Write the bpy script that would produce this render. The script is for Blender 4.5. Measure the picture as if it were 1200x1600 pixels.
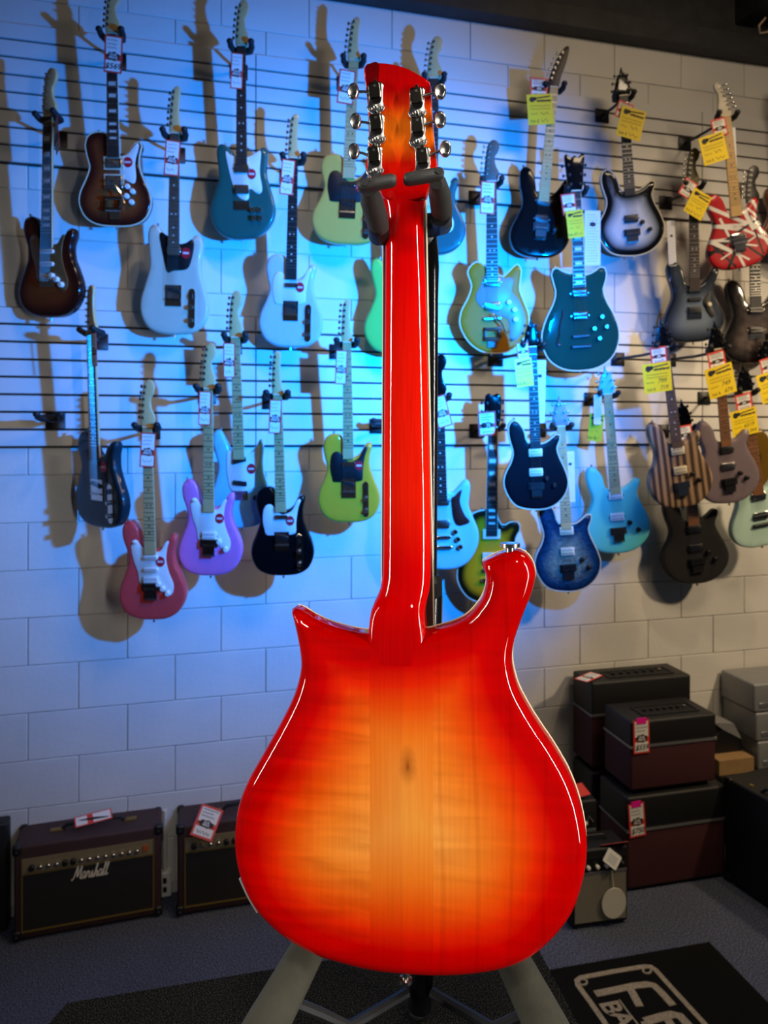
import bpy, math, random
import numpy as np
from mathutils import Vector, Matrix
from mathutils.geometry import delaunay_2d_cdt

for o in list(bpy.data.objects):
    bpy.data.objects.remove(o, do_unlink=True)
SC = bpy.context.scene
COL = SC.collection
PI = math.pi

# ------------------------------------------------------------------ camera
FPX = 1150.0                       # focal length in pixels of the 1200x1600 frame
HORIZON = 678.0                    # picture row of the eye level
PHI = math.radians(14.65)          # camera turned to the right of the wall's normal
CAM = Vector((0.0, -3.51, 2.105))
CF = Vector((math.sin(PHI), math.cos(PHI), 0.0))
CR = Vector((math.cos(PHI), -math.sin(PHI), 0.0))
CU = Vector((0, 0, 1))
cd = bpy.data.cameras.new('camera')
cam = bpy.data.objects.new('camera', cd)
COL.objects.link(cam)
cam.location = CAM
cam.rotation_euler = (PI / 2, 0, -PHI)
cd.sensor_fit = 'VERTICAL'
cd.sensor_height = 36.0
cd.sensor_width = 27.0
cd.lens = FPX / 1600.0 * 36.0
cd.shift_y = -(800.0 - HORIZON) / 1600.0
cd.clip_start = 0.02
cd.dof.use_dof = True
cd.dof.focus_distance = 0.79
cd.dof.aperture_fstop = 9.5
SC.camera = cam

# ------------------------------------------------------------------ light
w = bpy.data.worlds.new('world')
SC.world = w
w.use_nodes = True
w.node_tree.nodes['Background'].inputs[0].default_value = (0.55, 0.65, 0.9, 1)
w.node_tree.nodes['Background'].inputs[1].default_value = 0.035
SC.view_settings.view_transform = 'Standard'
SC.view_settings.look = 'None'
SC.view_settings.gamma = 1.0
SC.view_settings.use_curve_mapping = False
SC.view_settings.exposure = 0.0


def lamp(name, kind, loc, target, energy, color, **kw):
    d = bpy.data.lights.new(name, kind)
    d.energy = energy
    d.color = color
    for k, v in kw.items():
        setattr(d, k, v)
    o = bpy.data.objects.new(name, d)
    COL.objects.link(o)
    o.location = loc
    o.rotation_euler = (Vector(target) - Vector(loc)).to_track_quat('-Z', 'Y').to_euler()
    return o


# blue stage light on the right, aimed at the guitar wall
lamp('blue_stage_light', 'SPOT', (1.65, -2.15, 2.58), (0.80, 0, 2.50), 1000, (0.0, 0.235, 1.0),
     spot_size=math.radians(93), spot_blend=1.0, shadow_soft_size=0.04)
# warm ceiling spots close to the wall and an added, unseen broad warm fill further out
lamp('warm_ceiling_spot', 'SPOT', (2.9, -1.35, 4.12), (2.7, -0.05, 1.1), 62, (1.0, 0.74, 0.45),
     spot_size=math.radians(110), spot_blend=0.9, shadow_soft_size=0.07)
lamp('warm_ceiling_spot', 'SPOT', (0.5, -1.25, 4.12), (0.2, -0.05, 1.0), 22, (1.0, 0.78, 0.52),
     spot_size=math.radians(105), spot_blend=0.9, shadow_soft_size=0.07)
lamp('warm_fill_area', 'AREA', (2.3, -2.6, 4.35), (2.1, -0.6, 1.2), 32, (1.0, 0.78, 0.52),
     shape='RECTANGLE', size=1.2, size_y=0.6)
# shop spot above and behind the photographer, and two unseen strips added for streak highlights
lamp('shop_spot', 'SPOT', (-0.1, -4.7, 3.75), (0.16, -2.78, 1.85), 92, (1.0, 0.93, 0.84),
     spot_size=math.radians(35), spot_blend=0.7, shadow_soft_size=0.12)
lamp('added_streak_strip', 'AREA', CAM - CR * 1.25 + CF * 0.50 + CU * 0.10, CAM + CF * 0.8 - CU * 0.15, 3.6, (1.0, 0.95, 0.9),
     shape='RECTANGLE', size=0.018, size_y=1.3, spread=math.radians(70))
lamp('added_streak_strip', 'AREA', CAM + CR * 1.15 + CF * 0.12 - CU * 0.05, CAM + CF * 0.8 - CU * 0.15, 6.5, (1.0, 0.95, 0.9),
     shape='RECTANGLE', size=0.018, size_y=1.8, spread=math.radians(70))
# unseen warm fill added further right to brighten the wall and amplifier stack
lamp('added_warm_fill', 'SPOT', (3.7, -2.3, 3.3), (2.7, 0, 1.25), 200, (1.0, 0.76, 0.48),
     spot_size=math.radians(80), spot_blend=1.0, shadow_soft_size=0.10)


# ------------------------------------------------------------------ picture -> place
def ray(px, py):
    return CF + CR * ((px - 600.0) / FPX) + CU * ((HORIZON - py) / FPX)


def wp(px, py, off):               # point at distance off in front of the wall (Y = 0)
    d = ray(px, py)
    return CAM + d * ((-off - CAM.y) / d.y)


def gp(px, py, z=0.0):             # point at height z
    d = ray(px, py)
    return CAM + d * ((z - CAM.z) / d.z)


def dp(px, py, depth):             # point at a depth along the view
    return CAM + ray(px, py) * depth


# ------------------------------------------------------------------ materials
def lin(c):
    out = []
    for v in c[:3]:
        v = v / 255.0
        out.append(v / 12.92 if v <= 0.04045 else ((v + 0.055) / 1.055) ** 2.4)
    return (out[0], out[1], out[2], 1.0)


MATS = {}


def mat(name, color=(128, 128, 128), rough=0.5, metal=0.0, coat=0.0, noise=0.0, nscale=20.0, bump=0.0, bscale=60.0, spec=0.5):
    if name in MATS:
        return MATS[name]
    m = bpy.data.materials.new(name)
    m.use_nodes = True
    nt = m.node_tree
    b = nt.nodes['Principled BSDF']
    b.inputs['Base Color'].default_value = lin(color)
    b.inputs['Roughness'].default_value = rough
    b.inputs['Metallic'].default_value = metal
    b.inputs['Coat Weight'].default_value = coat
    b.inputs['Coat Roughness'].default_value = 0.06
    b.inputs['Specular IOR Level'].default_value = spec
    tc = None
    if noise or bump:
        tc = nt.nodes.new('ShaderNodeTexCoord')
    if noise:
        n = nt.nodes.new('ShaderNodeTexNoise')
        n.inputs['Scale'].default_value = nscale
        n.inputs['Detail'].default_value = 6
        nt.links.new(tc.outputs['Object'], n.inputs['Vector'])
        r = nt.nodes.new('ShaderNodeValToRGB')
        c = lin(color)
        r.color_ramp.elements[0].position = 0.3
        r.color_ramp.elements[1].position = 0.7
        r.color_ramp.elements[0].color = tuple(max(0, v * (1 - noise)) for v in c[:3]) + (1,)
        r.color_ramp.elements[1].color = tuple(min(1, v * (1 + noise)) for v in c[:3]) + (1,)
        nt.links.new(n.outputs['Fac'], r.inputs[0])
        nt.links.new(r.outputs[0], b.inputs['Base Color'])
    if bump:
        n = nt.nodes.new('ShaderNodeTexNoise')
        n.inputs['Scale'].default_value = bscale
        n.inputs['Detail'].default_value = 4
        nt.links.new(tc.outputs['Object'], n.inputs['Vector'])
        bp = nt.nodes.new('ShaderNodeBump')
        bp.inputs['Strength'].default_value = bump
        bp.inputs['Distance'].default_value = 0.004
        nt.links.new(n.outputs['Fac'], bp.inputs['Height'])
        nt.links.new(bp.outputs[0], b.inputs['Normal'])
    m.diffuse_color = lin(color)
    MATS[name] = m
    return m


class N:
    """small node-graph helper"""
    def __init__(s, m):
        s.nt = m.node_tree
        s.b = s.nt.nodes['Principled BSDF']

    def new(s, t, **kw):
        n = s.nt.nodes.new(t)
        for k, v in kw.items():
            setattr(n, k, v)
        return n

    def link(s, a, b):
        s.nt.links.new(a, b)

    def math(s, op, a, b=None, c=None, clamp=False):
        n = s.nt.nodes.new('ShaderNodeMath')
        n.operation = op
        n.use_clamp = clamp
        for i, v in enumerate((a, b, c)):
            if v is None:
                continue
            if hasattr(v, 'is_linked'):
                s.nt.links.new(v, n.inputs[i])
            else:
                n.inputs[i].default_value = v
        return n.outputs[0]

    def ramp(s, fac, stops):
        n = s.nt.nodes.new('ShaderNodeValToRGB')
        e = n.color_ramp.elements
        while len(e) < len(stops):
            e.new(0.5)
        for el, (p, c) in zip(e, stops):
            el.position = p
            el.color = c
        s.nt.links.new(fac, n.inputs[0])
        return n.outputs[0]

    def mix(s, fac, a, b, mode='MIX'):
        n = s.nt.nodes.new('ShaderNodeMix')
        n.data_type = 'RGBA'
        n.blend_type = mode
        for i, v in ((0, fac), (6, a), (7, b)):
            if hasattr(v, 'is_linked'):
                s.nt.links.new(v, n.inputs[i])
            else:
                n.inputs[i].default_value = v
        return n.outputs[2]


def burst_mat(name, stops, rough=0.25, coat=0.8, scale=0.1, figure=None):
    """paint that changes colour with the distance from the body's edge (attribute 'edge', metres)"""
    if name in MATS:
        return MATS[name]
    m = bpy.data.materials.new(name)
    m.use_nodes = True
    g = N(m)
    a = g.new('ShaderNodeAttribute', attribute_name='edge')
    f = g.math('DIVIDE', a.outputs['Fac'], scale, clamp=True)
    c = g.ramp(f, [(p, lin(col)) for p, col in stops])
    if figure:
        tc = g.new('ShaderNodeTexCoord')
        if figure == 'quilt':
            v = g.new('ShaderNodeTexNoise')
            v.inputs['Scale'].default_value = 55
            v.inputs['Distortion'].default_value = 1.5
            mp = g.new('ShaderNodeMapping')
            mp.inputs['Scale'].default_value = (0.7, 1, 1.6)
            g.link(tc.outputs['Object'], mp.inputs[0])
            g.link(mp.outputs[0], v.inputs['Vector'])
        else:
            v = g.new('ShaderNodeTexNoise')
            v.inputs['Scale'].default_value = 22
            g.link(tc.outputs['Object'], v.inputs['Vector'])
        sh = g.ramp(v.outputs['Fac'], [(0.35, (0.45, 0.45, 0.45, 1)), (0.65, (1, 1, 1, 1))])
        c = g.mix(1.0, c, sh, 'MULTIPLY')
    g.link(c, g.b.inputs['Base Color'])
    g.b.inputs['Roughness'].default_value = rough
    g.b.inputs['Specular IOR Level'].default_value = 0.12
    g.b.inputs['Coat Weight'].default_value = coat
    g.b.inputs['Coat Roughness'].default_value = 0.06
    MATS[name] = m
    return m


# ------------------------------------------------------------------ mesh helpers
class MB:
    def __init__(s):
        s.v, s.f, s.attr = [], [], None

    def box(s, x0, x1, y0, y1, z0, z1):
        k = len(s.v)
        s.v += [(x0, y0, z0), (x1, y0, z0), (x1, y1, z0), (x0, y1, z0), (x0, y0, z1), (x1, y0, z1), (x1, y1, z1), (x0, y1, z1)]
        s.f += [tuple(k + i for i in q) for q in ((0, 3, 2, 1), (4, 5, 6, 7), (0, 1, 5, 4), (1, 2, 6, 5), (2, 3, 7, 6), (3, 0, 4, 7))]
        return s

    def bbox(s, x0, x1, y0, y1, z0, z1, r):
        """box with rounded corners in the xz outline and a small front chamfer"""
        pts = []
        for cx, cz, a0 in ((x1 - r, z1 - r, 0), (x0 + r, z1 - r, 90), (x0 + r, z0 + r, 180), (x1 - r, z0 + r, 270)):
            for k in range(4):
                a = math.radians(a0 + 30 * k)
                pts.append((cx + r * math.cos(a), cz + r * math.sin(a)))
        return s.prism(pts, y0, y1, min(r * 0.5, abs(y1 - y0) * 0.3))

    def prism(s, pts, y0, y1, ch=0.0):
        """outline in xz (any winding, roughly convex), front at y0, with an edge chamfer ch at the front"""
        a = sum(p[0] * q[1] - q[0] * p[1] for p, q in zip(pts, pts[1:] + pts[:1]))
        if a < 0:
            pts = pts[::-1]
        n = len(pts)
        cx = sum(p[0] for p in pts) / n
        cz = sum(p[1] for p in pts) / n
        rings = []
        if ch:
            w = max(abs(p[0] - cx) for p in pts)
            h = max(abs(p[1] - cz) for p in pts)
            rings.append([(cx + (p[0] - cx) * (1 - ch / max(w, 1e-5)), y0, cz + (p[1] - cz) * (1 - ch / max(h, 1e-5))) for p in pts])
            rings.append([(p[0], y0 + ch, p[1]) for p in pts])
        else:
            rings.append([(p[0], y0, p[1]) for p in pts])
        rings.append([(p[0], y1, p[1]) for p in pts])
        k = len(s.v)
        for r in rings:
            s.v += r
        s.f.append(tuple(range(k, k + n)))
        for ri in range(len(rings) - 1):
            for i in range(n):
                j = (i + 1) % n
                s.f.append((k + ri * n + i, k + (ri + 1) * n + i, k + (ri + 1) * n + j, k + ri * n + j))
        e = k + (len(rings) - 1) * n
        s.f.append(tuple(range(e + n - 1, e - 1, -1)))
        return s

    def cyl(s, x, z, r, y0, y1, n=14, ch=0.0, rz=None):
        rz = rz or r
        return s.prism([(x + r * math.cos(2 * PI * i / n), z + rz * math.sin(2 * PI * i / n)) for i in range(n)], y0, y1, ch)

    def tube(s, path, rad, n=10, cap=True):
        path = [Vector(p) for p in path]
        m = len(path)
        if not isinstance(rad, (list, tuple)):
            rad = [rad] * m
        k = len(s.v)
        prev = None
        for i, p in enumerate(path):
            t = (path[min(i + 1, m - 1)] - path[max(i - 1, 0)]).normalized()
            if prev is None:
                a = t.orthogonal().normalized()
            else:
                a = (prev - t * prev.dot(t))
                a = a.normalized() if a.length > 1e-6 else t.orthogonal().normalized()
            prev = a
            b = t.cross(a)
            for q in range(n):
                an = 2 * PI * q / n
                s.v.append(tuple(p + (a * math.cos(an) + b * math.sin(an)) * rad[i]))
        for i in range(m - 1):
            for q in range(n):
                r = (q + 1) % n
                s.f.append((k + i * n + q, k + i * n + r, k + (i + 1) * n + r, k + (i + 1) * n + q))
        if cap:
            s.f.append(tuple(range(k + n - 1, k - 1, -1)))
            s.f.append(tuple(range(k + (m - 1) * n, k + m * n)))
        return s

    def loft(s, secs, cap=True):
        k = len(s.v)
        n = len(secs[0])
        for r in secs:
            s.v += [tuple(p) for p in r]
        for i in range(len(secs) - 1):
            for q in range(n):
                r = (q + 1) % n
                s.f.append((k + i * n + q, k + i * n + r, k + (i + 1) * n + r, k + (i + 1) * n + q))
        if cap:
            s.f.append(tuple(range(k + n - 1, k - 1, -1)))
            e = k + (len(secs) - 1) * n
            s.f.append(tuple(range(e, e + n)))
        return s

    def ball(s, c, rx, ry, rz, nu=14, nv=8):
        k = len(s.v)
        for j in range(1, nv):
            t = PI * j / nv
            for i in range(nu):
                a = 2 * PI * i / nu
                s.v.append((c[0] + rx * math.sin(t) * math.cos(a), c[1] + ry * math.sin(t) * math.sin(a), c[2] + rz * math.cos(t)))
        top = len(s.v)
        s.v += [(c[0], c[1], c[2] + rz), (c[0], c[1], c[2] - rz)]
        for j in range(nv - 2):
            for i in range(nu):
                q = (i + 1) % nu
                s.f.append((k + j * nu + i, k + (j + 1) * nu + i, k + (j + 1) * nu + q, k + j * nu + q))
        for i in range(nu):
            q = (i + 1) % nu
            s.f.append((top, k + i, k + q))
            s.f.append((top + 1, k + (nv - 2) * nu + q, k + (nv - 2) * nu + i))
        return s

    def mesh(s, name):
        me = bpy.data.meshes.new(name)
        me.from_pydata(s.v, [], s.f)
        if s.attr is not None:
            at = me.attributes.new('edge', 'FLOAT', 'POINT')
            at.data.foreach_set('value', np.asarray(s.attr, dtype=np.float32))
        me.update()
        return me

    def build(s, name, m, parent=None, smooth=None):
        return link_mesh(name, s.mesh(name), m, parent, smooth)


def link_mesh(name, me, m, parent=None, smooth=None):
    if smooth is None:
        smooth = 40
    if m is not None and len(me.materials) == 0:
        me.materials.append(m)
    if smooth and len(me.polygons):
        me.polygons.foreach_set('use_smooth', [True] * len(me.polygons))
        if smooth < 170:
            me.set_sharp_from_angle(angle=math.radians(smooth))
    o = bpy.data.objects.new(name, me)
    COL.objects.link(o)
    if parent is not None:
        o.parent = parent
    return o


CACHE = {}


def part(key, name, fn, m, parent, smooth=None, loc=None, rot=None):
    """a part whose mesh is shared between alike pieces"""
    k = (key, m.name)
    if k not in CACHE:
        mb = MB()
        fn(mb)
        me = mb.mesh(name)
        me.materials.append(m)
        if smooth is None:
            smooth = 40
        if smooth:
            me.polygons.foreach_set('use_smooth', [True] * len(me.polygons))
            if smooth < 170:
                me.set_sharp_from_angle(angle=math.radians(smooth))
        CACHE[k] = me
    o = bpy.data.objects.new(name, CACHE[k])
    COL.objects.link(o)
    o.parent = parent
    if name in ('frets', 'inlays', 'pole_pieces', 'strings', 'fine_tuners'):
        o['kind'] = 'stuff'            # too fine to pick apart at this distance
    if loc is not None:
        o.location = loc
    if rot is not None:
        o.rotation_euler = rot
    return o


def tag(o, label, cat, group=None, kind=None):
    o['label'] = label
    o['category'] = cat
    if group:
        o['group'] = group
    if kind:
        o['kind'] = kind
    return o


def empty(name, mw=None):
    o = bpy.data.objects.new(name, None)
    COL.objects.link(o)
    o.empty_display_size = 0.05
    if mw is not None:
        o.matrix_world = mw
    return o


def smooth_outline(pts, n):
    """closed Catmull-Rom through pts, resampled to n even points, counter-clockwise"""
    P = np.array(pts, dtype=float)
    m = len(P)
    out = []
    for i in range(m):
        p0, p1, p2, p3 = P[i - 1], P[i], P[(i + 1) % m], P[(i + 2) % m]
        for t in np.linspace(0, 1, 12, endpoint=False):
            out.append(0.5 * ((2 * p1) + (-p0 + p2) * t + (2 * p0 - 5 * p1 + 4 * p2 - p3) * t * t + (-p0 + 3 * p1 - 3 * p2 + p3) * t ** 3))
    Q = np.array(out)
    C = np.vstack([Q, Q[:1]])
    L = np.concatenate([[0], np.cumsum(np.linalg.norm(np.diff(C, axis=0), axis=1))])
    s = np.linspace(0, L[-1], n, endpoint=False)
    R = np.stack([np.interp(s, L, C[:, 0]), np.interp(s, L, C[:, 1])], 1)
    x, y = R[:, 0], R[:, 1]
    if np.sum(x * np.roll(y, -1) - np.roll(x, -1) * y) < 0:
        R = R[::-1]
    return R


def edge_dist(pts, poly):
    A = poly
    Bv = np.roll(poly, -1, axis=0)
    d = Bv - A
    L2 = (d ** 2).sum(1)
    best = np.full(len(pts), 1e9)
    for i in range(len(A)):
        t = np.clip(((pts - A[i]) @ d[i]) / max(L2[i], 1e-12), 0, 1)
        q = A[i] + t[:, None] * d[i]
        best = np.minimum(best, np.hypot(pts[:, 0] - q[:, 0], pts[:, 1] - q[:, 1]))
    return best


def inside(pts, poly):
    x, y = pts[:, 0], pts[:, 1]
    r = np.zeros(len(pts), bool)
    n = len(poly)
    j = n - 1
    for i in range(n):
        xi, yi = poly[i]
        xj, yj = poly[j]
        c = ((yi > y) != (yj > y)) & (x < (xj - xi) * (y - yi) / (yj - yi + 1e-15) + xi)
        r ^= c
        j = i
    return r


def cap_points(poly, r, grid, steps):
    tan = np.roll(poly, -1, axis=0) - np.roll(poly, 1, axis=0)
    tan /= np.linalg.norm(tan, axis=1)[:, None] + 1e-12
    nin = np.stack([-tan[:, 1], tan[:, 0]], 1)
    pts = [poly]
    dist = [np.zeros(len(poly))]
    if r > 0:
        for th in np.linspace(0, PI / 2, steps + 1)[1:]:
            d = r * (1 - math.cos(th))
            q = poly + nin * d
            ok = inside(q, poly)
            dd = edge_dist(q, poly)
            ok &= dd > d * 0.985
            pts.append(q[ok])
            dist.append(dd[ok])
    if grid:
        lo, hi = poly.min(0), poly.max(0)
        gx, gy = np.meshgrid(np.arange(lo[0], hi[0], grid), np.arange(lo[1], hi[1], grid))
        q = np.stack([gx.ravel() + 0.13 * grid * np.sin(gy.ravel() * 91), gy.ravel() + 0.11 * grid * np.sin(gx.ravel() * 77)], 1)
        ok = inside(q, poly)
        q = q[ok]
        dd = edge_dist(q, poly)
        ok = dd > r + grid * 0.45
        pts.append(q[ok])
        dist.append(dd[ok])
    return np.vstack(pts), np.concatenate(dist)


def slab(poly, yf, yb, rf=0.0, rb=0.0, grid=0.0, steps=4, bow=0.0):
    """solid from an xz outline, front (towards -y) at yf, back at yb, rounded edges, 'edge' attribute"""
    mb = MB()
    mb.attr = []
    n = len(poly)

    def cap(r, y, sgn, flip):
        P, D = cap_points(poly, r, grid, steps)
        vs, es, fs, ov, oe, of = delaunay_2d_cdt([Vector(p) for p in P], [], [list(range(n))], 1, 1e-7)
        V = np.array([tuple(v) for v in vs])
        k = len(mb.v)
        # input order is kept for the points that survive; recompute the distance for safety
        D2 = np.zeros(len(V))
        for i, o in enumerate(ov):
            D2[i] = D[o[0]] if o else 0.0
        dr = np.zeros(len(V))
        if r > 0:
            dd = np.clip(D2, 0, r)
            dr = r - np.sqrt(np.maximum(0, r * r - (r - dd) ** 2))
        for i in range(len(V)):
            mb.v.append((V[i, 0], y + sgn * dr[i], V[i, 1]))
            mb.attr.append(float(D2[i]))
        idx = {}
        for i, o in enumerate(ov):
            for q in o:
                if q < n:
                    idx[q] = k + i
        for f in fs:
            f = list(f)
            a = V[f[0]]
            b = V[f[1]]
            c = V[f[2]]
            ccw = (b[0] - a[0]) * (c[1] - a[1]) - (b[1] - a[1]) * (c[0] - a[0]) > 0
            if ccw == flip:
                f = f[::-1]
            mb.f.append(tuple(k + i for i in f))
        return [idx.get(i) for i in range(n)]

    fr = cap(rf, yf, 1, False)
    bk = cap(rb, yb, -1, True)
    for i in range(n):
        j = (i + 1) % n
        if None in (fr[i], fr[j], bk[i], bk[j]) or fr[i] == fr[j]:
            continue
        mb.f.append((fr[i], bk[i], bk[j], fr[j]))
    return mb


def basis(origin, x, y, z, s=1.0):
    m = Matrix.Identity(4)
    for i, v in enumerate((x, y, z)):
        for r in range(3):
            m[r][i] = v[r] * s
    for r in range(3):
        m[r][3] = origin[r]
    return m


def text_mesh(s, size, shear=0.0, extrude=0.0, bold=0.0):
    key = ('txt', s, size, shear, bold)
    if key in CACHE:
        return CACHE[key]
    c = bpy.data.curves.new('lettering', 'FONT')
    c.body = s
    c.size = size
    c.shear = shear
    c.offset = bold
    c.align_x = 'CENTER'
    c.align_y = 'CENTER'
    c.resolution_u = 3
    o = bpy.data.objects.new('lettering', c)
    COL.objects.link(o)
    bpy.context.view_layer.update()
    me = bpy.data.meshes.new_from_object(o)
    vs = [tuple(v.co) for v in me.vertices]
    fs = [tuple(p.vertices) for p in me.polygons]
    bpy.data.objects.remove(o, do_unlink=True)
    bpy.data.curves.remove(c)
    bpy.data.meshes.remove(me)
    CACHE[key] = (vs, fs)
    return CACHE[key]


def add_text(mb, s, size, x, z, y, shear=0.0, rot=0.0, bold=0.0):
    vs, fs = text_mesh(s, size, shear, bold=bold)
    k = len(mb.v)
    c, sn = math.cos(rot), math.sin(rot)
    mb.v += [(x + a * c - b * sn, y, z + a * sn + b * c) for a, b, _ in vs]
    mb.f += [tuple(k + i for i in f) for f in fs]


def ribbon(mb, pts, w, y, thick=0.0):
    """flat stroke of width w through 2d points in xz, facing -y"""
    P = [Vector(p) for p in pts]
    k = len(mb.v)
    for i, p in enumerate(P):
        t = (P[min(i + 1, len(P) - 1)] - P[max(i - 1, 0)])
        t = t.normalized() if t.length > 1e-9 else Vector((1, 0))
        nrm = Vector((-t.y, t.x)) * (w / 2)
        mb.v.append((p.x + nrm.x, y, p.y + nrm.y))
        mb.v.append((p.x - nrm.x, y, p.y - nrm.y))
    for i in range(len(P) - 1):
        a = k + 2 * i
        mb.f.append((a + 1, a + 3, a + 2, a))

# ------------------------------------------------------------------ setting
M_PAINT = mat('white_block_paint', (214, 211, 204), 0.55, noise=0.06, nscale=3.0, bump=0.25, bscale=45)
M_MORTAR = mat('painted_mortar', (188, 186, 180), 0.7)
M_BOARD = mat('white_slat_board', (214, 212, 208), 0.35, noise=0.03, nscale=4.0)
M_GROOVE = mat('slat_groove_brown', (52, 44, 34), 0.7)
M_BLACK = mat('black_plastic', (16, 16, 17), 0.45)
M_RUBBER = mat('black_rubber', (24, 24, 25), 0.6)
M_CHROME = mat('chrome', (215, 212, 205), 0.12, 1.0)
M_NICKEL = mat('nickel', (190, 186, 178), 0.25, 1.0)
M_WHITEPL = mat('white_plastic', (232, 230, 222), 0.35)
M_CREAMPL = mat('cream_plastic', (225, 214, 180), 0.4)


def carpet_mat(name, dark, mid, light, scale, bump):
    m = bpy.data.materials.new(name)
    m.use_nodes = True
    g = N(m)
    tc = g.new('ShaderNodeTexCoord')
    n = g.new('ShaderNodeTexNoise')
    n.inputs['Scale'].default_value = scale
    n.inputs['Detail'].default_value = 3
    g.link(tc.outputs['Object'], n.inputs['Vector'])
    c = g.ramp(n.outputs['Fac'], [(0.36, lin(dark)), (0.5, lin(mid)), (0.68, lin(light))])
    n2 = g.new('ShaderNodeTexNoise')
    n2.inputs['Scale'].default_value = 1.7
    g.link(tc.outputs['Object'], n2.inputs['Vector'])
    sh = g.ramp(n2.outputs['Fac'], [(0.3, (0.8, 0.8, 0.8, 1)), (0.7, (1, 1, 1, 1))])
    g.link(g.mix(1.0, c, sh, 'MULTIPLY'), g.b.inputs['Base Color'])
    bp = g.new('ShaderNodeBump')
    bp.inputs['Strength'].default_value = bump
    bp.inputs['Distance'].default_value = 0.006
    g.link(n.outputs['Fac'], bp.inputs['Height'])
    g.link(bp.outputs[0], g.b.inputs['Normal'])
    g.b.inputs['Roughness'].default_value = 0.95
    g.b.inputs['Specular IOR Level'].default_value = 0.1
    MATS[name] = m
    return m


M_CARPET = carpet_mat('blue_grey_carpet', (40, 44, 60), (78, 84, 104), (128, 132, 150), 190, 0.6)
M_RISER = carpet_mat('black_speckled_carpet', (9, 9, 9), (22, 22, 19), (96, 92, 76), 400, 0.8)
M_MAT = carpet_mat('black_mat_pile', (10, 10, 10), (18, 18, 17), (30, 30, 28), 420, 0.5)

f = MB().box(-3.2, 5.6, -5.6, 0.02, -0.08, 0).build('floor', M_CARPET, smooth=0)
tag(f, 'blue-grey speckled shop carpet under the amplifiers', 'floor', kind='structure')

XW0, XW1, ZTOP = -1.95, 4.75, 4.2
wall = MB().box(XW0 - 0.5, XW1 + 0.5, 0.006, 0.16, 0, ZTOP).build('wall_back', M_MORTAR, smooth=0)
tag(wall, 'white painted concrete block wall behind the hanging guitars', 'wall', kind='structure')


def block_fn(mb):
    mb.bbox(-0.2045, 0.2045, 0.0, 0.02, -0.1022, 0.1022, 0.004)


random.seed(4)
for r in range(-1, 20):
    zc = 0.048 + 0.2085 * r + 0.104
    if zc < 0 or zc > ZTOP:
        continue
    if 3.38 < zc < 3.79 or 2.14 < zc < 2.56:
        continue                    # wholly behind the slatwall
    ph = -0.694 if (r - 4) % 2 == 1 else -0.487
    c = int((XW0 - ph) / 0.413) - 1
    while ph + 0.413 * c < XW1:
        xc = ph + 0.413 * (c + 0.5)
        c += 1
        if xc < XW0:
            continue
        part('wall_block', 'block', block_fn, M_PAINT, wall, smooth=30, loc=(xc, random.uniform(-0.0012, 0.0012), zc))

# slatwall bands
for band, (z0, z1) in enumerate(((3.280, 3.890), (2.047, 2.657))):
    for p, (xa, xb) in enumerate(((-2.147, 0.293), (0.293, 2.733), (2.733, 5.17))):
        e = empty('slatwall_panel', Matrix.Translation((xa, -0.001, z0)))
        wd = xb - xa - 0.004
        MB().box(0, wd, -0.006, -0.002, -0.004, z1 - z0).build('backing', M_GROOVE, e, smooth=0)
        for k in range(8):
            def bf(mb, wd=wd):
                mb.prism([(0, 0.0055), (wd, 0.0055), (wd, 0.0722), (0, 0.0722)], -0.019, -0.006, 0.0015)
            part(('slat', round(wd, 3)), 'slat_board', bf, M_BOARD, e, smooth=0, loc=(0, 0, k * (z1 - z0) / 8))
        tag(e, '%s white slatwall panel with dark grooves, %s' % (('upper', 'lower')[band], ('left of the vertical seam', 'centre section behind the red guitar', 'rightmost section by the striped guitar' if band == 0 else 'rightmost section under the yellow sale tags')[p]),
            'slatwall', 'slatwall panels on the block wall')

# ceiling
M_CEIL = mat('black_ceiling', (26, 26, 28), 0.8, noise=0.4, nscale=6)
M_STEEL = mat('dark_steel', (44, 44, 46), 0.6, noise=0.3, nscale=12)
ce = MB().box(-3.2, 5.6, -5.6, 0.16, 4.62, 4.7).build('ceiling', M_CEIL, smooth=0)
tag(ce, 'black painted open ceiling above the wall', 'ceiling', kind='structure')
for x in (-0.9, 0.4, 1.72, 3.0, 4.3):
    MB().box(x - 0.05, x + 0.05, -5.6, -0.02, 4.40, 4.63).build('joist', M_STEEL, ce, smooth=0)
for x in (1.05, 2.35, 3.6):
    MB().box(x - 0.012, x + 0.012, -5.6, -0.02, 4.46, 4.62).build('rib', M_STEEL, ce, smooth=0)
b = MB()
b.box(-2.6, 5.4, -0.10, 0.16, 4.2, 4.215).box(-2.6, 5.4, -0.012, 0.0, 4.215, 4.62).box(-2.6, 5.4, -0.10, -0.085, 4.215, 4.30)
o = b.build('trim_1', M_STEEL, smooth=0)
tag(o, 'dark steel ledger along the top of the block wall', 'beam', kind='structure')
for (px, py, dz) in ((958, 0, .5), (975, 0, .5), (1087, 0, .5), (1156, 30, .4)):
    p = wp(px, py, 0.9)
    rd = MB().tube([(p.x, p.y, 4.62), (p.x, p.y, 4.34)], 0.006, 6).build('hanger_rod', M_STEEL, ce)
wire = MB().tube([wp(1196, 28, 0.5) + Vector((0.0, 0, 0.05 * 0)), wp(1186, 40, 0.5), wp(1187, 52, 0.5), wp(1200, 50, 0.5), wp(1215, 20, 0.5), Vector((wp(1215, 20, 0.5).x, -0.5, 4.62))], 0.005, 6)
wire.build('loose_wire', mat('tan_wire', (150, 130, 105), 0.6), ce)

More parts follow.
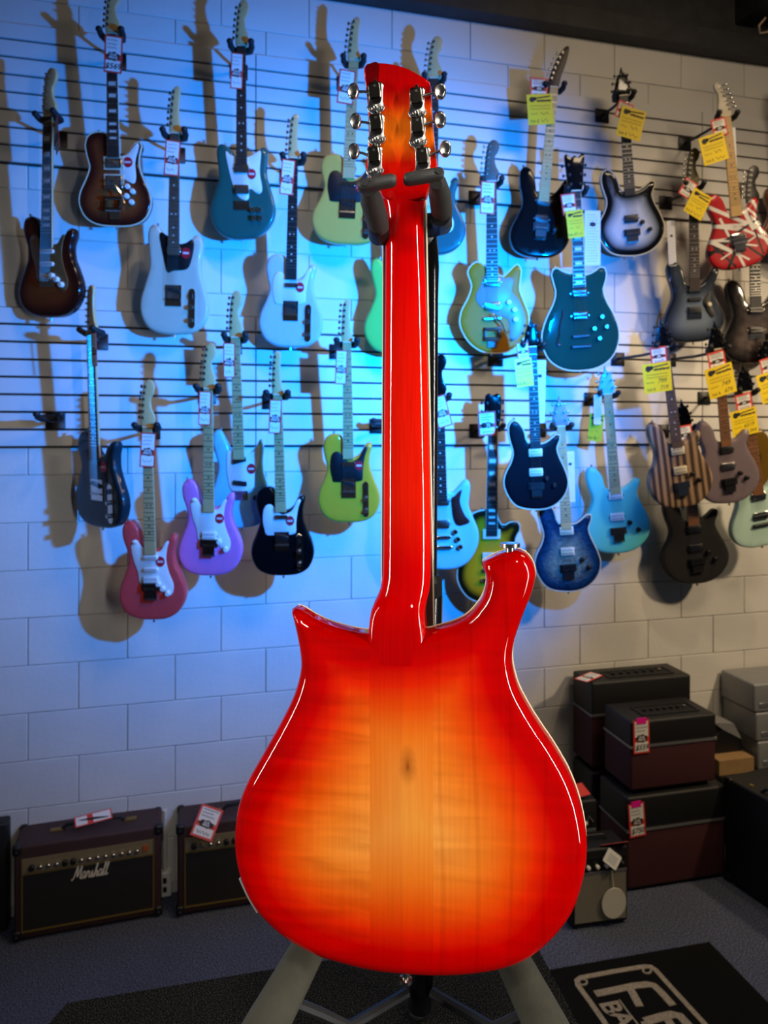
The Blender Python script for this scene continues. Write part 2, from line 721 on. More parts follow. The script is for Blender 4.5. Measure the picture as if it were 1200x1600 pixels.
# carpeted riser under the stand
HR = 1.05
pts = [gp(105, 1567, HR), gp(823, 1449, HR), gp(930, 1650, HR), gp(960, 1750, HR), gp(-20, 1760, HR), gp(40, 1640, HR)]
k = MB()
n = len(pts)
k.v = [(p.x, p.y, HR) for p in pts] + [(p.x, p.y, 0.0) for p in pts]
k.f = [tuple(range(n - 1, -1, -1)), tuple(range(n, 2 * n))]
for i in range(n):
    j = (i + 1) % n
    k.f.append((i, j, n + j, n + i))
riser = k.build('display_riser', M_RISER, smooth=0)
tag(riser, 'black speckled carpet riser under the guitar stand', 'riser')

# floor mat
a0 = gp(850, 1521.5, 0)
a1 = gp(1108, 1476, 0)
ux = (a1 - a0).normalized()
ud = Vector((ux.y, -ux.x, 0))          # towards the camera
W = (a1 - a0).length
mt = empty('floor_mat', basis((a0.x, a0.y, 0.0), ux, -ud, Vector((0, 0, 1))))
MB().box(0, W, -1.9, 0, 0.001, 0.012).build('pile', M_MAT, mt, smooth=0)
M_LOGO = mat('tan_mat_pile', (150, 138, 116), 0.95, noise=0.3, nscale=120, bump=0.5, bscale=300)
tag(mt, 'black floor mat with a tan bordered logo lying right of the stand', 'mat')


def mat_xy(px, py):
    p = gp(px, py, 0.013) - Vector((a0.x, a0.y, 0.013))
    return (p.dot(ux), p.dot(-ud))


STROKE_N = [0]


def mat_stroke(name, pxs, wid, parent=mt):
    STROKE_N[0] += 1
    zt_ = 0.0135 + 0.0003 * STROKE_N[0]
    P = [Vector(mat_xy(*q)) for q in pxs]
    mb = MB()
    for i, p in enumerate(P):
        t = (P[min(i + 1, len(P) - 1)] - P[max(i - 1, 0)]).normalized()
        nn = Vector((-t.y, t.x)) * wid / 2
        mb.v += [(p.x + nn.x, p.y + nn.y, zt_), (p.x - nn.x, p.y - nn.y, zt_), (p.x - nn.x, p.y - nn.y, 0.0115), (p.x + nn.x, p.y + nn.y, 0.0115)]
    for i in range(len(P) - 1):
        a = 4 * i
        b = a + 4
        mb.f += [(a + 1, b + 1, b, a), (a + 2, b + 2, b + 1, a + 1), (a, b, b + 3, a + 3)]
    mb.f += [(0, 3, 2, 1), (4 * (len(P) - 1), 4 * (len(P) - 1) + 1, 4 * (len(P) - 1) + 2, 4 * (len(P) - 1) + 3)]
    return mb.build(name, M_LOGO, parent, smooth=0)


def zz(pts):                           # zoomed crop of the picture -> picture
    return [(840 + x * 0.3, 1400 + y * 0.3) for x, y in pts]


mat_stroke('logo_border', zz([(520, 1000), (350, 660), (280, 560), (210, 465), (205, 440), (225, 425), (400, 392), (560, 366), (590, 368), (615, 385), (700, 480), (860, 655), (1150, 960)]), 0.021)
mat_stroke('letter_f', zz([(300, 510), (400, 490), (500, 468), (575, 460), (605, 466), (640, 498), (705, 570)]), 0.030)
mat_stroke('letter_f', zz([(478, 478), (500, 515), (532, 575)]), 0.030)
mat_stroke('letter_e', zz([(560, 655), (640, 632), (700, 618), (740, 625), (800, 690), (850, 750)]), 0.034)
mat_stroke('letter_e', zz([(560, 655), (600, 720), (650, 800)]), 0.034)
mat_stroke('letter_e', zz([(665, 630), (700, 680), (750, 755)]), 0.03)
mat_stroke('underline', zz([(425, 543), (470, 605), (530, 680), (640, 830)]), 0.006)
for cx, cy in ((236, 450), (570, 390)):
    ring = [(cx + 22 * math.cos(t * PI / 6), cy + 15 * math.sin(t * PI / 6)) for t in range(13)]
    mat_stroke('corner_ring', zz(ring), 0.007)
# small letters, reading towards the camera
for s, (cx, cy) in (('B', (380, 585)), ('A', (440, 645))):
    vs, fs = text_mesh(s, 0.105, bold=0.003)
    c0 = Vector(mat_xy(840 + cx * .3, 1400 + cy * .3))
    # letter up = along the mat's far edge, reading direction = towards the camera
    m_ = MB()
    m_.v = [(c0.x + b_, c0.y - a_, 0.0165) for a_, b_, _ in vs]
    m_.f = [tuple(q) for q in fs]
    m_.build('letter_' + s.lower(), M_LOGO, mt, smooth=0)

# ------------------------------------------------------------------ printed tags
M_TAGRED = mat('tag_red', (214, 60, 48), 0.5)
M_TAGWHITE = mat('tag_white', (226, 224, 218), 0.55)
M_INK = mat('black_ink', (18, 18, 20), 0.6)
M_YEL = mat('sale_yellow', (236, 206, 20), 0.5)
M_PINK = mat('neon_pink', (235, 20, 150), 0.5)


def scribble(mb, x0, x1, z, h, y, wdt, rng):
    x = x0
    pts = []
    up = True
    while x < x1:
        pts.append((x, z + (h if up else 0) * rng.uniform(0.5, 1.0)))
        x += rng.uniform(0.4, 0.9) * h
        up = not up
    if len(pts) > 1:
        ribbon(mb, pts, wdt, y)


def price_tag(mw, label, price='', w=0.062, h=0.152, seed=0, pink=False, plain=False, group='red bordered price tags'):
    rng = random.Random(seed)
    t = empty('price_tag', mw)
    MB().prism([(-w / 2, -h / 2), (w / 2, -h / 2), (w / 2, h / 2), (-w / 2, h / 2)], -0.0012, 0.0).build('card', M_TAGRED, t, smooth=0)
    bw = w * 0.09
    fm = MB()
    fm.box(-w / 2 + bw, w / 2 - bw, -0.0018, -0.0012, -h * 0.02 + 0.002, h / 2 - bw)
    fm.box(-w / 2 + bw, w / 2 - bw, -0.0018, -0.0012, -h / 2 + bw, -h * 0.165)
    fm.build('paper', M_TAGWHITE, t, smooth=0)
    if plain:
        return tag(t, label, 'price tag', group)
    ink = MB()
    y = -0.0022
    # splash behind the words
    sp = []
    for i in range(14):
        a = 2 * PI * i / 14
        q = 1.0 if i % 2 else 0.78
        sp.append((w * 0.40 * q * math.cos(a), -h * 0.055 + h * 0.135 * q * math.sin(a)))
    ink.prism(sp, y, y + 0.0005)
    for i in range(3):
        scribble(ink, -w * 0.34, w * rng.uniform(0.15, 0.36), h * (0.36 - 0.105 * i), h * 0.05, y, w * 0.03, rng)
    if price:
        add_text(ink, price, h * 0.215, 0, -h * 0.325, y - 0.0002, shear=0.25, bold=0.0006)
    else:
        scribble(ink, -w * 0.3, w * 0.32, -h * 0.37, h * 0.10, y, w * 0.035, rng)
    ink.build('print', M_INK, t, smooth=0)
    tx = MB()
    add_text(tx, 'OUR', h * 0.092, 0, -h * 0.015, y - 0.0006, bold=0.0004)
    add_text(tx, 'PRICE', h * 0.092, 0, -h * 0.095, y - 0.0006, bold=0.0004)
    tx.build('lettering', M_TAGWHITE, t, smooth=0)
    if pink:
        MB().box(-w * 0.3, w * 0.3, -0.003, -0.0005, h * 0.38, h * 0.56).build('tape', M_PINK, t, smooth=0)
    return tag(t, label, 'price tag', group)


def sale_tag(mw, label, l1='', l2='', w=0.155, h=0.145, seed=0):
    rng = random.Random(seed + 77)
    t = empty('sale_tag', mw)
    MB().prism([(-w / 2, -h / 2), (w / 2, -h / 2), (w / 2, h / 2), (-w / 2, h / 2)], -0.001, 0.0).build('card', M_YEL, t, smooth=0)
    ink = MB()
    y = -0.0014
    ink.cyl(-w * 0.30, h * 0.33, w * 0.10, y, y + 0.0004, 14)
    ink.cyl(-w * 0.19, h * 0.35, w * 0.07, y, y + 0.0004, 12)
    ribbon(ink, [(-w * 0.2, h * 0.36), (w * 0.42, h * 0.42)], h * 0.045, y)
    scribble(ink, -w * 0.12, w * 0.45, h * 0.24, h * 0.09, y, w * 0.03, rng)
    ribbon(ink, [(-w * 0.1, h * 0.28), (w * 0.45, h * 0.28)], h * 0.05, y)
    scribble(ink, -w * 0.38, w * 0.4, h * 0.10, h * 0.05, y, w * 0.014, rng)
    scribble(ink, -w * 0.38, w * 0.4, h * 0.0, h * 0.05, y, w * 0.014, rng)
    scribble(ink, -w * 0.40, -w * 0.1, -h * 0.17, h * 0.06, y, w * 0.014, rng)
    if l1:
        add_text(ink, l1, h * 0.22, w * 0.15, -h * 0.13, y, shear=0.3)
    else:
        scribble(ink, 0, w * 0.36, -h * 0.18, h * 0.14, y, w * 0.02, rng)
    add_text(ink, 'Sale $', h * 0.13, -w * 0.25, -h * 0.38, y)
    if l2:
        add_text(ink, l2, h * 0.2, w * 0.2, -h * 0.36, y, shear=0.3)
    else:
        scribble(ink, 0, w * 0.38, -h * 0.42, h * 0.12, y, w * 0.02, rng)
    ink.build('print', M_INK, t, smooth=0)
    return tag(t, label, 'sale tag', 'yellow sale tags')


M_PAPER = mat('paper_white', (212, 216, 224), 0.6)
M_FAINT = mat('faint_print', (120, 126, 140), 0.7)


def paper_slip(mw, label, w=0.07, h=0.30, seed=0, badge=True):
    rng = random.Random(seed + 31)
    t = empty('paper_slip', mw)
    MB().prism([(-w / 2, -h / 2), (w / 2, -h / 2), (w / 2, h / 2), (-w / 2, h / 2)], -0.0008, 0.0).build('sheet', M_PAPER, t, smooth=0)
    k = MB()
    z = h * 0.42
    while z > -h * 0.44:
        scribble(k, -w * 0.4, w * rng.uniform(0.2, 0.4), z, h * 0.012, -0.0011, w * 0.02, rng)
        z -= h * 0.05
    k.build('print', M_FAINT, t, smooth=0)
    if badge:
        MB().cyl(0, h * 0.25, w * 0.2, -0.0013, -0.0008, 12, rz=w * 0.14).build('badge', M_INK, t, smooth=0)
    return tag(t, label, 'paper', 'white paper slips on the guitars')


# ------------------------------------------------------------------ amplifiers
def frame_from(fl, fr):
    x = (fr - fl)
    wd = x.length
    x.normalize()
    z = Vector((0, 0, 1))
    y = z.cross(x)
    return x, y, z, wd


def rbox(mb, x0, x1, y0, y1, z0, z1, r):
    """box rounded on all edges: loft of rounded rectangles in z"""
    def rr(d, z):
        pts = []
        q = max(r - d, 0.0005)
        for cx, cy, a0 in ((x1 - r, y1 - r, 0), (x0 + r, y1 - r, 90), (x0 + r, y0 + r, 180), (x1 - r, y0 + r, 270)):
            for i in range(5):
                a = math.radians(a0 + 22.5 * i)
                pts.append((cx + q * math.cos(a), cy + q * math.sin(a), z))
        return pts
    secs = []
    for i in range(5):
        a = PI / 2 * i / 4
        secs.append(rr(r * (1 - math.sin(a)), z0 + r * (1 - math.cos(a))))
    for i in range(5):
        a = PI / 2 * i / 4
        secs.append(rr(r * (1 - math.cos(a)), z1 - r * (1 - math.sin(a))))
    mb.loft(secs)
    return mb


M_TOLEX = mat('brown_tolex', (58, 34, 32), 0.55, noise=0.2, nscale=60, bump=0.5, bscale=400)
M_GRILLE_DK = mat('dark_brown_grille', (24, 20, 18), 0.8, noise=0.4, nscale=200, bump=0.4, bscale=500)
M_PANEL_GOLD = mat('dull_gold_panel', (150, 132, 96), 0.45, 0.4)
M_GOLDTRIM = mat('gold_piping', (140, 116, 60), 0.4, 0.5)
M_LOGOW = mat('logo_cream', (226, 216, 190), 0.4)

MARSH = [
    [(-.15, .05), (-.05, 0), (.05, .15), (.2, 1), (.23, 1), (.3, .2), (.34, .2), (.55, 1), (.58, .95), (.6, .1), (.68, 0), (.78, .12)],
    [(.98, .5), (.85, .5), (.75, .3), (.78, .05), (.9, .02), (1.0, .25), (1.02, .5), (1.0, .1), (1.05, 0), (1.12, .1)],
    [(1.12, .1), (1.2, .5), (1.22, .55), (1.26, .45), (1.36, .47), (1.36, .15), (1.42, .0), (1.5, .1)],
    [(1.5, .1), (1.62, .5), (1.66, .25), (1.66, .08), (1.56, .02), (1.72, .03), (1.8, .12)],
    [(1.8, .12), (1.95, .7), (1.98, 1.0), (1.92, 1.0), (1.88, .6), (1.86, 0), (1.9, .3), (2.0, .5), (2.06, .4), (2.06, .08), (2.12, 0), (2.2, .12)],
    [(2.42, .5), (2.29, .5), (2.19, .3), (2.22, .05), (2.34, .02), (2.44, .25), (2.46, .5), (2.44, .1), (2.49, 0), (2.56, .1)],
    [(2.55, .1), (2.7, .75), (2.72, 1.0), (2.66, 1.0), (2.62, .6), (2.62, .1), (2.7, 0), (2.8, .12)],
    [(2.79, .1), (2.94, .75), (2.96, 1.0), (2.9, 1.0), (2.86, .6), (2.86, .1), (2.94, 0), (3.04, .12)],
]


def brown_amp(pl, pr, label, width=None, logo=True, h=0.40, d=0.185):
    fl, fr = gp(*pl), gp(*pr)
    x, y, z, wd = frame_from(fl, fr)
    wd = width or wd
    t = empty('guitar_amplifier', basis(fl, x, y, z))
    rbox(MB(), 0, wd, 0.0, d, 0.012, h, 0.014).build('cabinet', M_TOLEX, t, smooth=60)
    MB().box(0.035, wd - 0.035, -0.004, 0.01, 0.05, h * 0.70).build('grille', M_GRILLE_DK, t, smooth=0)
    MB().box(0.035, wd - 0.035, -0.006, 0.01, h * 0.715, h * 0.865).build('control_panel', M_PANEL_GOLD, t, smooth=0)
    tr = MB()
    tr.box(0.03, wd - 0.03, -0.007, 0.0, 0.043, 0.05).box(0.03, 0.035, -0.007, 0, 0.05, h * .87).box(wd - .035, wd - .03, -.007, 0, .05, h * .87).box(.03, wd - .03, -.007, 0, h * .7, h * .712)
    tr.build('piping', M_GOLDTRIM, t, smooth=0)
    rng = random.Random(3)
    nk = 14
    for i in range(nk):
        kx = 0.07 + (wd - 0.17) * i / (nk - 1)
        dark = i in (0, 4, 5)
        part(('ampknob', dark), 'knob', lambda mb, dark=dark: mb.cyl(0, 0, 0.012 if dark else 0.009, -0.016, 0, 12, 0.002),
             M_BLACK if dark else M_NICKEL, t, loc=(kx, -0.006, h * 0.775))
    MB().box(wd - 0.075, wd - 0.055, -0.012, 0, h * 0.76, h * 0.82).build('power_switch', mat('amber_switch', (170, 80, 30), 0.4), t, smooth=0)
    for sx in (0.0, 1.0):
        for sz in (0.03, h - 0.018):
            cm = MB()
            rbox(cm, -0.006 + sx * (wd - 0.024), 0.030 + sx * (wd - 0.024), -0.008, 0.03, sz - 0.022, sz + 0.022, 0.012)
            cn = cm.build('corner_guard', M_BLACK, t)
            MB().cyl(0.012 + sx * (wd - 0.024), sz, 0.004, -0.011, -0.007, 8).build('screw', M_NICKEL, cn)
        cm = MB()
        rbox(cm, -0.004 + sx * (wd - 0.026), 0.030 + sx * (wd - 0.026), d - 0.03, d + 0.004, h - 0.035, h + 0.004, 0.012)
        cm.build('corner_guard', M_BLACK, t)
        for yy in (0.03, d - 0.03):
            MB().box(0.03 + sx * (wd - 0.09), 0.06 + sx * (wd - 0.09), yy - 0.015, yy + 0.015, 0, 0.013).build('foot', M_RUBBER, t)
    hm = MB()
    hx = wd * 0.52
    hm.tube([(hx - 0.13, d * .5, h), (hx - 0.11, d * .5, h + 0.018), (hx, d * .5, h + 0.026), (hx + 0.11, d * .5, h + 0.018), (hx + 0.13, d * .5, h)], 0.008, 8)
    hd = hm.build('handle', M_BLACK, t)
    for s in (-1, 1):
        MB().box(hx + s * 0.15 - 0.025, hx + s * 0.15 + 0.025, d * .5 - 0.012, d * .5 + 0.012, h - 0.001, h + 0.006).build('handle_bracket', M_GOLDTRIM, hd, smooth=0)
    if logo:
        lm = MB()
        s = 0.052
        for st in MARSH:
            P = [(wd * 0.39 + (px_ + 0.25 * pz_) * s * 0.86, -0.009, h * 0.575 + pz_ * s * 1.05) for px_, pz_ in st]
            lm.tube(P, s * 0.052, 6)
        lm.build('nameplate_script', M_LOGOW, t)
    tag(t, label, 'amplifier', 'brown combo amplifiers on the carpet')
    return t, basis(fl, x, y, z)


A1, mA1 = brown_amp((21, 1476), (252, 1433), 'brown combo amplifier with gold control panel and white script nameplate')
A2, mA2 = brown_amp((277, 1435), (397, 1416), 'brown combo amplifier half hidden behind the red guitar body', width=0.62, logo=False)
price_tag(mA1 @ Matrix.Translation((0.30, 0.095, 0.428)) @ Matrix.Rotation(math.radians(-75), 4, 'X') @ Matrix.Rotation(math.radians(80), 4, 'Y'),
          'red bordered price tag lying on the handle of the brown amplifier with script nameplate', seed=51, plain=True)
price_tag(mA2 @ Matrix.Translation((0.125, -0.004, 0.402)) @ Matrix.Rotation(math.radians(-38), 4, 'X') @ Matrix.Rotation(math.radians(24), 4, 'Y'),
          'red bordered price tag hanging over the front of the half hidden brown amplifier', seed=52, w=0.10, h=0.13)

# dark amplifier cut off by the left edge
M_BTOLEX = mat('black_tolex', (20, 20, 21), 0.5, noise=0.2, nscale=80, bump=0.4, bscale=400)
M_BGRILLE = mat('black_grille', (12, 12, 13), 0.9, bump=0.5, bscale=500)
M_WINE = mat('wine_grille', (62, 18, 24), 0.75, noise=0.25, nscale=150, bump=0.4, bscale=500)
M_SILVER = mat('silver_strip', (150, 150, 155), 0.35, 0.7)
c0 = gp(11, 1456)
t = empty('guitar_amplifier', basis(c0, Vector((1, 0, 0)), Vector((0, 1, 0)), Vector((0, 0, 1))))
rbox(MB(), -0.5, 0, 0, 0.075, 0, 0.46, 0.012).build('cabinet', M_BTOLEX, t, smooth=60)
MB().box(-0.47, -0.03, -0.004, 0.005, 0.03, 0.33).build('grille', M_BGRILLE, t, smooth=0)
tag(t, 'black amplifier cut off at the left edge of the picture', 'amplifier')

# outlet box and conduit between the brown amplifiers
p = wp(258, 1376, 0.0)
t = empty('outlet_box', Matrix.Translation((p.x, 0, p.z)))
MB().bbox(-0.028, 0.028, -0.035, -0.001, -0.055, 0.055, 0.006).build('box', M_WHITEPL, t)
MB().box(-0.008, 0.008, -0.037, -0.034, 0.008, 0.032).box(-0.008, 0.008, -0.037, -0.034, -0.032, -0.008).build('socket', M_BLACK, t, smooth=0)
MB().tube([(0, -0.015, 0.055), (0, -0.015, 0.33)], 0.009, 8).build('conduit', M_PAINT, t)
tag(t, 'small white wall outlet between the two brown amplifiers', 'outlet')


def modern_amp(origin, x, wd, h, d, label, band=0.36, group='black and wine red amplifiers stacked on the right'):
    z = Vector((0, 0, 1))
    y = z.cross(x)
    mw = basis(origin, x, y, z)
    t = empty('guitar_amplifier', mw)
    zb = h * (1 - band)
    rbox(MB(), 0, wd, 0, d, 0.014, zb, 0.012).build('speaker_cabinet', M_WINE, t, smooth=60)
    top = MB()
    rbox(top, -0.001, wd + 0.001, -0.003, d, zb + 0.004, h, 0.012)
    ch = top.build('chassis', M_BTOLEX, t, smooth=60)
    MB().box(-0.003, wd + 0.003, -0.005, d, zb - 0.003, zb + 0.007).build('trim_strip', M_SILVER, t, smooth=0)
    # recessed top panel with knobs
    pn = MB().box(wd * 0.22, wd * 0.86, d * 0.22, d * 0.62, h - 0.004, h + 0.0012).build('top_panel', M_BGRILLE, ch, smooth=0)
    fr_ = MB()
    x0, x1, y0, y1 = wd * 0.22, wd * 0.86, d * 0.22, d * 0.62
    for q in ((x0 - .008, x1 + .008, y0 - .008, y0), (x0 - .008, x1 + .008, y1, y1 + .008), (x0 - .008, x0, y0, y1), (x1, x1 + .008, y0, y1)):
        fr_.box(q[0], q[1], q[2], q[3], h - 0.002, h + 0.006)
    fr_.build('panel_rim', M_BTOLEX, ch, smooth=0)
    for i in range(7):
        kx = x0 + (x1 - x0) * (0.12 + 0.125 * i)
        part('topknob', 'knob', lambda mb: mb.tube([(0, 0, 0), (0, 0, 0.012), (0, 0, 0.0125)], [0.009, 0.008, 0.002], 12), M_NICKEL if i == 6 else M_BLACK, ch, loc=(kx, (y0 + y1) / 2, h + 0.001))
    for sx in (0.04, wd - 0.04):
        for sy in (0.04, d - 0.04):
            part('ampfoot', 'foot', lambda mb: mb.tube([(0, 0, 0), (0, 0, 0.016)], 0.018, 12), M_RUBBER, t, loc=(sx, sy, 0))
    tag(t, label, 'amplifier', group)
    return t, mw


fl, fr = gp(980, 1396), gp(1134, 1371)
sx = (fr - fl).normalized()
sy = Vector((0, 0, 1)).cross(sx)
wl = (fr - fl).length
hl = 0.437
_, mL = modern_amp(fl, sx, wl, hl, 0.245, 'wide black and wine red amplifier on the floor with $750 tag')
o2 = fl + sx * 0.026 + Vector((0, 0, hl + 0.007)) + sy * 0.012
_, mS = modern_amp(o2, sx, wl * 0.865, 0.335, 0.235, 'smaller black and wine red amplifier with $559 tag on top of another')
# rear stack
bf_ = dp(925, 1067, 3.66)
ob = Vector((bf_.x, bf_.y, 0))
hb = 0.42
_, mB0 = modern_amp(ob, sx, 0.60, hb, 0.20, 'black amplifier at the bottom of the rear stack by the wall')
_, mB1 = modern_amp(ob + Vector((0, 0, hb + 0.007)), sx, 0.56, bf_.z - hb - 0.007, 0.20, 'tallest black and wine amplifier at the top of the rear stack', band=0.38)


def on_face(px, py, mw):            # point of the view ray on the plane y=0 of a frame
    inv = mw.inverted()
    c = inv @ CAM
    d = inv.to_3x3() @ ray(px, py)
    s = -c.y / d.y
    return c + d * s


q = on_face(1001, 1150, mS)
price_tag(mS @ Matrix.Translation((q.x, -0.006, q.z)) @ Matrix.Rotation(math.radians(-1), 4, 'Y'), 'price tag reading $559 with pink tape on the small amplifier', '$559', 0.083, 0.155, 61, pink=True)
q = on_face(994, 1280, mL)
price_tag(mL @ Matrix.Translation((q.x, -0.006, q.z)) @ Matrix.Rotation(math.radians(-4), 4, 'Y'), 'price tag reading $750 with pink tape on the wide amplifier', '$750', 0.083, 0.155, 62, pink=True)
zt = bf_.z
pt = gp(920, 1058, zt + 0.004)
price_tag(basis(pt, sx, Vector((0, 0, -1)), sx.cross(Vector((0, 0, -1))) * -1 if False else Vector((0, 0, -1)).cross(sx) * -1) @ Matrix.Rotation(math.radians(60), 4, 'Y'), 'price tag lying flat on top of the tallest rear amplifier', seed=63, w=0.075)

# black road case on the right
cfar = gp(1131, 1373)
cdir = (gp(1205, 1424) - cfar).normalized()
px_ = Vector((-cdir.y, cdir.x, 0))
if px_.dot(CR) < 0:
    px_ = -px_
mC = basis(cfar, px_, -cdir, Vector((0, 0, 1)))
t = empty('speaker_cabinet', mC)
rbox(MB(), 0, 0.45, -0.75, 0, 0.0, 0.485, 0.014).build('cabinet', M_BTOLEX, t, smooth=60)
for yy in (-0.02, -0.73):
    for zz_ in (0.02, 0.468):
        cm = MB()
        rbox(cm, -0.004, 0.03, yy - 0.02, yy + 0.02, zz_ - 0.02, zz_ + 0.02, 0.01)
        cm.build('corner_guard', M_BLACK, t)
hm = MB().tube([(0.03, -0.18, 0.485), (0.04, -0.2, 0.505), (0.05, -0.3, 0.512), (0.05, -0.4, 0.505), (0.05, -0.42, 0.485)], 0.008, 8).build('handle', M_BLACK, t)
MB().cyl(0, 0, 0.010, -0.008, 0, 10).build('brass_stud', M_GOLDTRIM, hm).matrix_local = Matrix.Translation((0.04, -0.12, 0.49)) @ Matrix.Rotation(PI / 2, 4, 'X')
tag(t, 'large black speaker cabinet at the right edge on the carpet', 'speaker cabinet')

# shelf cabinet by the wall behind it, with boxes on top
M_CARD = mat('brown_cardboard', (150, 118, 76), 0.8, noise=0.1, nscale=25)
M_GREY = mat('grey_metal', (138, 140, 142), 0.4, 0.3, noise=0.05)
kb = dp(1128, 1215, 3.78)
zk = kb.z
base = Vector((kb.x, kb.y, 0))
mK = basis(base, sx, sy, Vector((0, 0, 1)))
t = empty('low_cabinet', mK)
MB().box(0, 0.9, 0, 0.16, 0.0, zk).build('carcass', M_BTOLEX, t, smooth=0)
MB().box(0.01, 0.44, -0.012, 0, 0.03, zk - 0.02).build('door', M_BLACK, t, smooth=0)
tag(t, 'low black cabinet behind the large speaker cabinet', 'cabinet')


def carton(mw, w, d, h, m, label, cat='box', name='cardboard_box', flap=False):
    t = empty(name, mw)
    MB().box(0, w, 0, d, 0, h).build('carton', m, t, smooth=0)
    MB().box(w * .0, w * 1.0, d * .47, d * .53, h, h + 0.001).build('tape', mat('packing_tape', (170, 140, 90), 0.3), t, smooth=0)
    return tag(t, label, cat)


carton(mK @ Matrix.Translation((0.0, 0.02, zk)), 0.21, 0.2, 0.075, M_CARD, 'flat brown cardboard box on the low cabinet')
# open box with a raised flap
t = empty('open_box', mK @ Matrix.Translation((0.03, 0.10, zk + 0.076)))
MB().prism([(0.0, 0), (0.17, 0), (0.17, 0.06), (0.055, 0.12), (0.02, 0.09)], 0.0, 0.14).build('box', M_BLACK, t, smooth=0)
fl_ = MB()
fl_.v = [(0.17, -0.002, 0.062), (0.055, -0.002, 0.123), (0.0, -0.002, 0.165), (0.12, -0.002, 0.15), (0.17, 0.14, 0.062), (0.055, 0.14, 0.123), (0.0, 0.14, 0.165), (0.12, 0.14, 0.15)]
fl_.f = [(0, 3, 2, 1), (4, 5, 6, 7), (0, 1, 5, 4), (1, 2, 6, 5), (2, 3, 7, 6), (3, 0, 4, 7)]
fl_.build('flap', mat('grey_card', (120, 120, 122), 0.7), t, smooth=0)
tag(t, 'black box with a raised grey flap on the flat cardboard box', 'box')
for i, (z0, hh, lab) in enumerate(((0.0, 0.15, 'lowest grey metal unit of the stack at the right edge'), (0.152, 0.15, 'middle grey metal unit of the stack at the right edge'), (0.304, 0.15, 'topmost grey metal unit of the stack at the right edge'))):
    t = empty('amplifier_head', mK @ Matrix.Translation((0.235 - 0.012 * i, 0.02, zk + z0)))
    rbox(MB(), 0, 0.42, 0, 0.26, 0, hh, 0.012).build('housing', M_GREY, t, smooth=60)
    for j in range(2):
        for v in range(2):
            MB().cyl(0.15 + 0.022 * j, 0.035 + 0.022 * v, 0.005, -0.003, 0.001, 8).build('screw', M_BLACK, t)
    MB().bbox(0.03, 0.085, -0.003, 0.001, 0.025, 0.05, 0.008).build('badge', M_SILVER, t)
    tag(t, lab, 'amplifier head', 'grey metal units stacked at the right edge')

# miniature amplifiers
M_TWEED = mat('silver_tweed_grille', (84, 80, 70), 0.7, noise=0.35, nscale=260, bump=0.6, bscale=300)


def mini_amp(origin, x, wd, h, d, label):
    z = Vector((0, 0, 1))
    y = z.cross(x)
    mw = basis(origin, x, y, z)
    t = empty('mini_amplifier', mw)
    rbox(MB(), 0, wd, 0, d, 0.012, h, 0.010).build('cabinet', M_BTOLEX, t, smooth=60)
    gr = MB().box(0.012, wd - 0.012, -0.006, 0.004, 0.03, h * 0.70).build('grille', M_TWEED, t, smooth=0)
    rg = MB()
    for i in range(26):
        zz_ = 0.034 + (h * 0.70 - 0.04) * i / 25
        rg.box(0.013, wd - 0.013, -0.0075, -0.006, zz_, zz_ + 0.0035)
    rg.build('grille_ribs', mat('grille_thread', (140, 134, 118), 0.6), gr, smooth=0)
    MB().box(0.010, wd - 0.010, -0.009, 0, h * 0.70, h * 0.725).build('trim_strip', M_SILVER, t, smooth=0)
    MB().box(0.012, wd - 0.012, -0.004, 0.004, h * 0.73, h * 0.90).build('control_panel', M_BLACK, t, smooth=0)
    for i in range(5):
        part('miniknob', 'knob', lambda mb: mb.cyl(0, 0, 0.0085, -0.014, 0, 12, 0.003), M_WHITEPL, t, loc=(wd * (0.12 + 0.16 * i), -0.004, h * 0.79))
    sc_ = MB()
    sc_.tube([(wd * .70, -0.009, h * .76), (wd * .74, -0.009, h * .84), (wd * .78, -0.009, h * .78), (wd * .82, -0.009, h * .86), (wd * .9, -0.009, h * .80)], 0.004, 6)
    sc_.build('script_badge', M_SILVER, t)
    MB().tube([(wd * .25, d * .5, h), (wd * .3, d * .5, h + .02), (wd * .7, d * .5, h + .02), (wd * .75, d * .5, h)], 0.005, 8).build('handle', M_BLACK, t)
    for sx_ in (0.02, wd - 0.02):
        for sy_ in (0.02, d - 0.02):
            part('minifoot', 'foot', lambda mb: mb.tube([(0, 0, 0), (0, 0, 0.013)], 0.011, 10), M_RUBBER, t, loc=(sx_, sy_, 0))
    tag(t, label, 'amplifier', 'miniature amplifiers beside the red guitar')
    return t, mw


ml, mr = gp(893, 1455), gp(981, 1443)
mx = (mr - ml).normalized()
my = Vector((0, 0, 1)).cross(mx)
_, mM1 = mini_amp(ml, mx, (mr - ml).length, 0.335, 0.14, 'miniature amplifier with silver ribbed grille and round white tag')
_, mM2 = mini_amp(ml + my * 0.17 - mx * 0.05, mx, (mr - ml).length * 0.98, 0.455, 0.15, 'taller miniature amplifier behind the silver grille one')
wl_ = (mr - ml).length
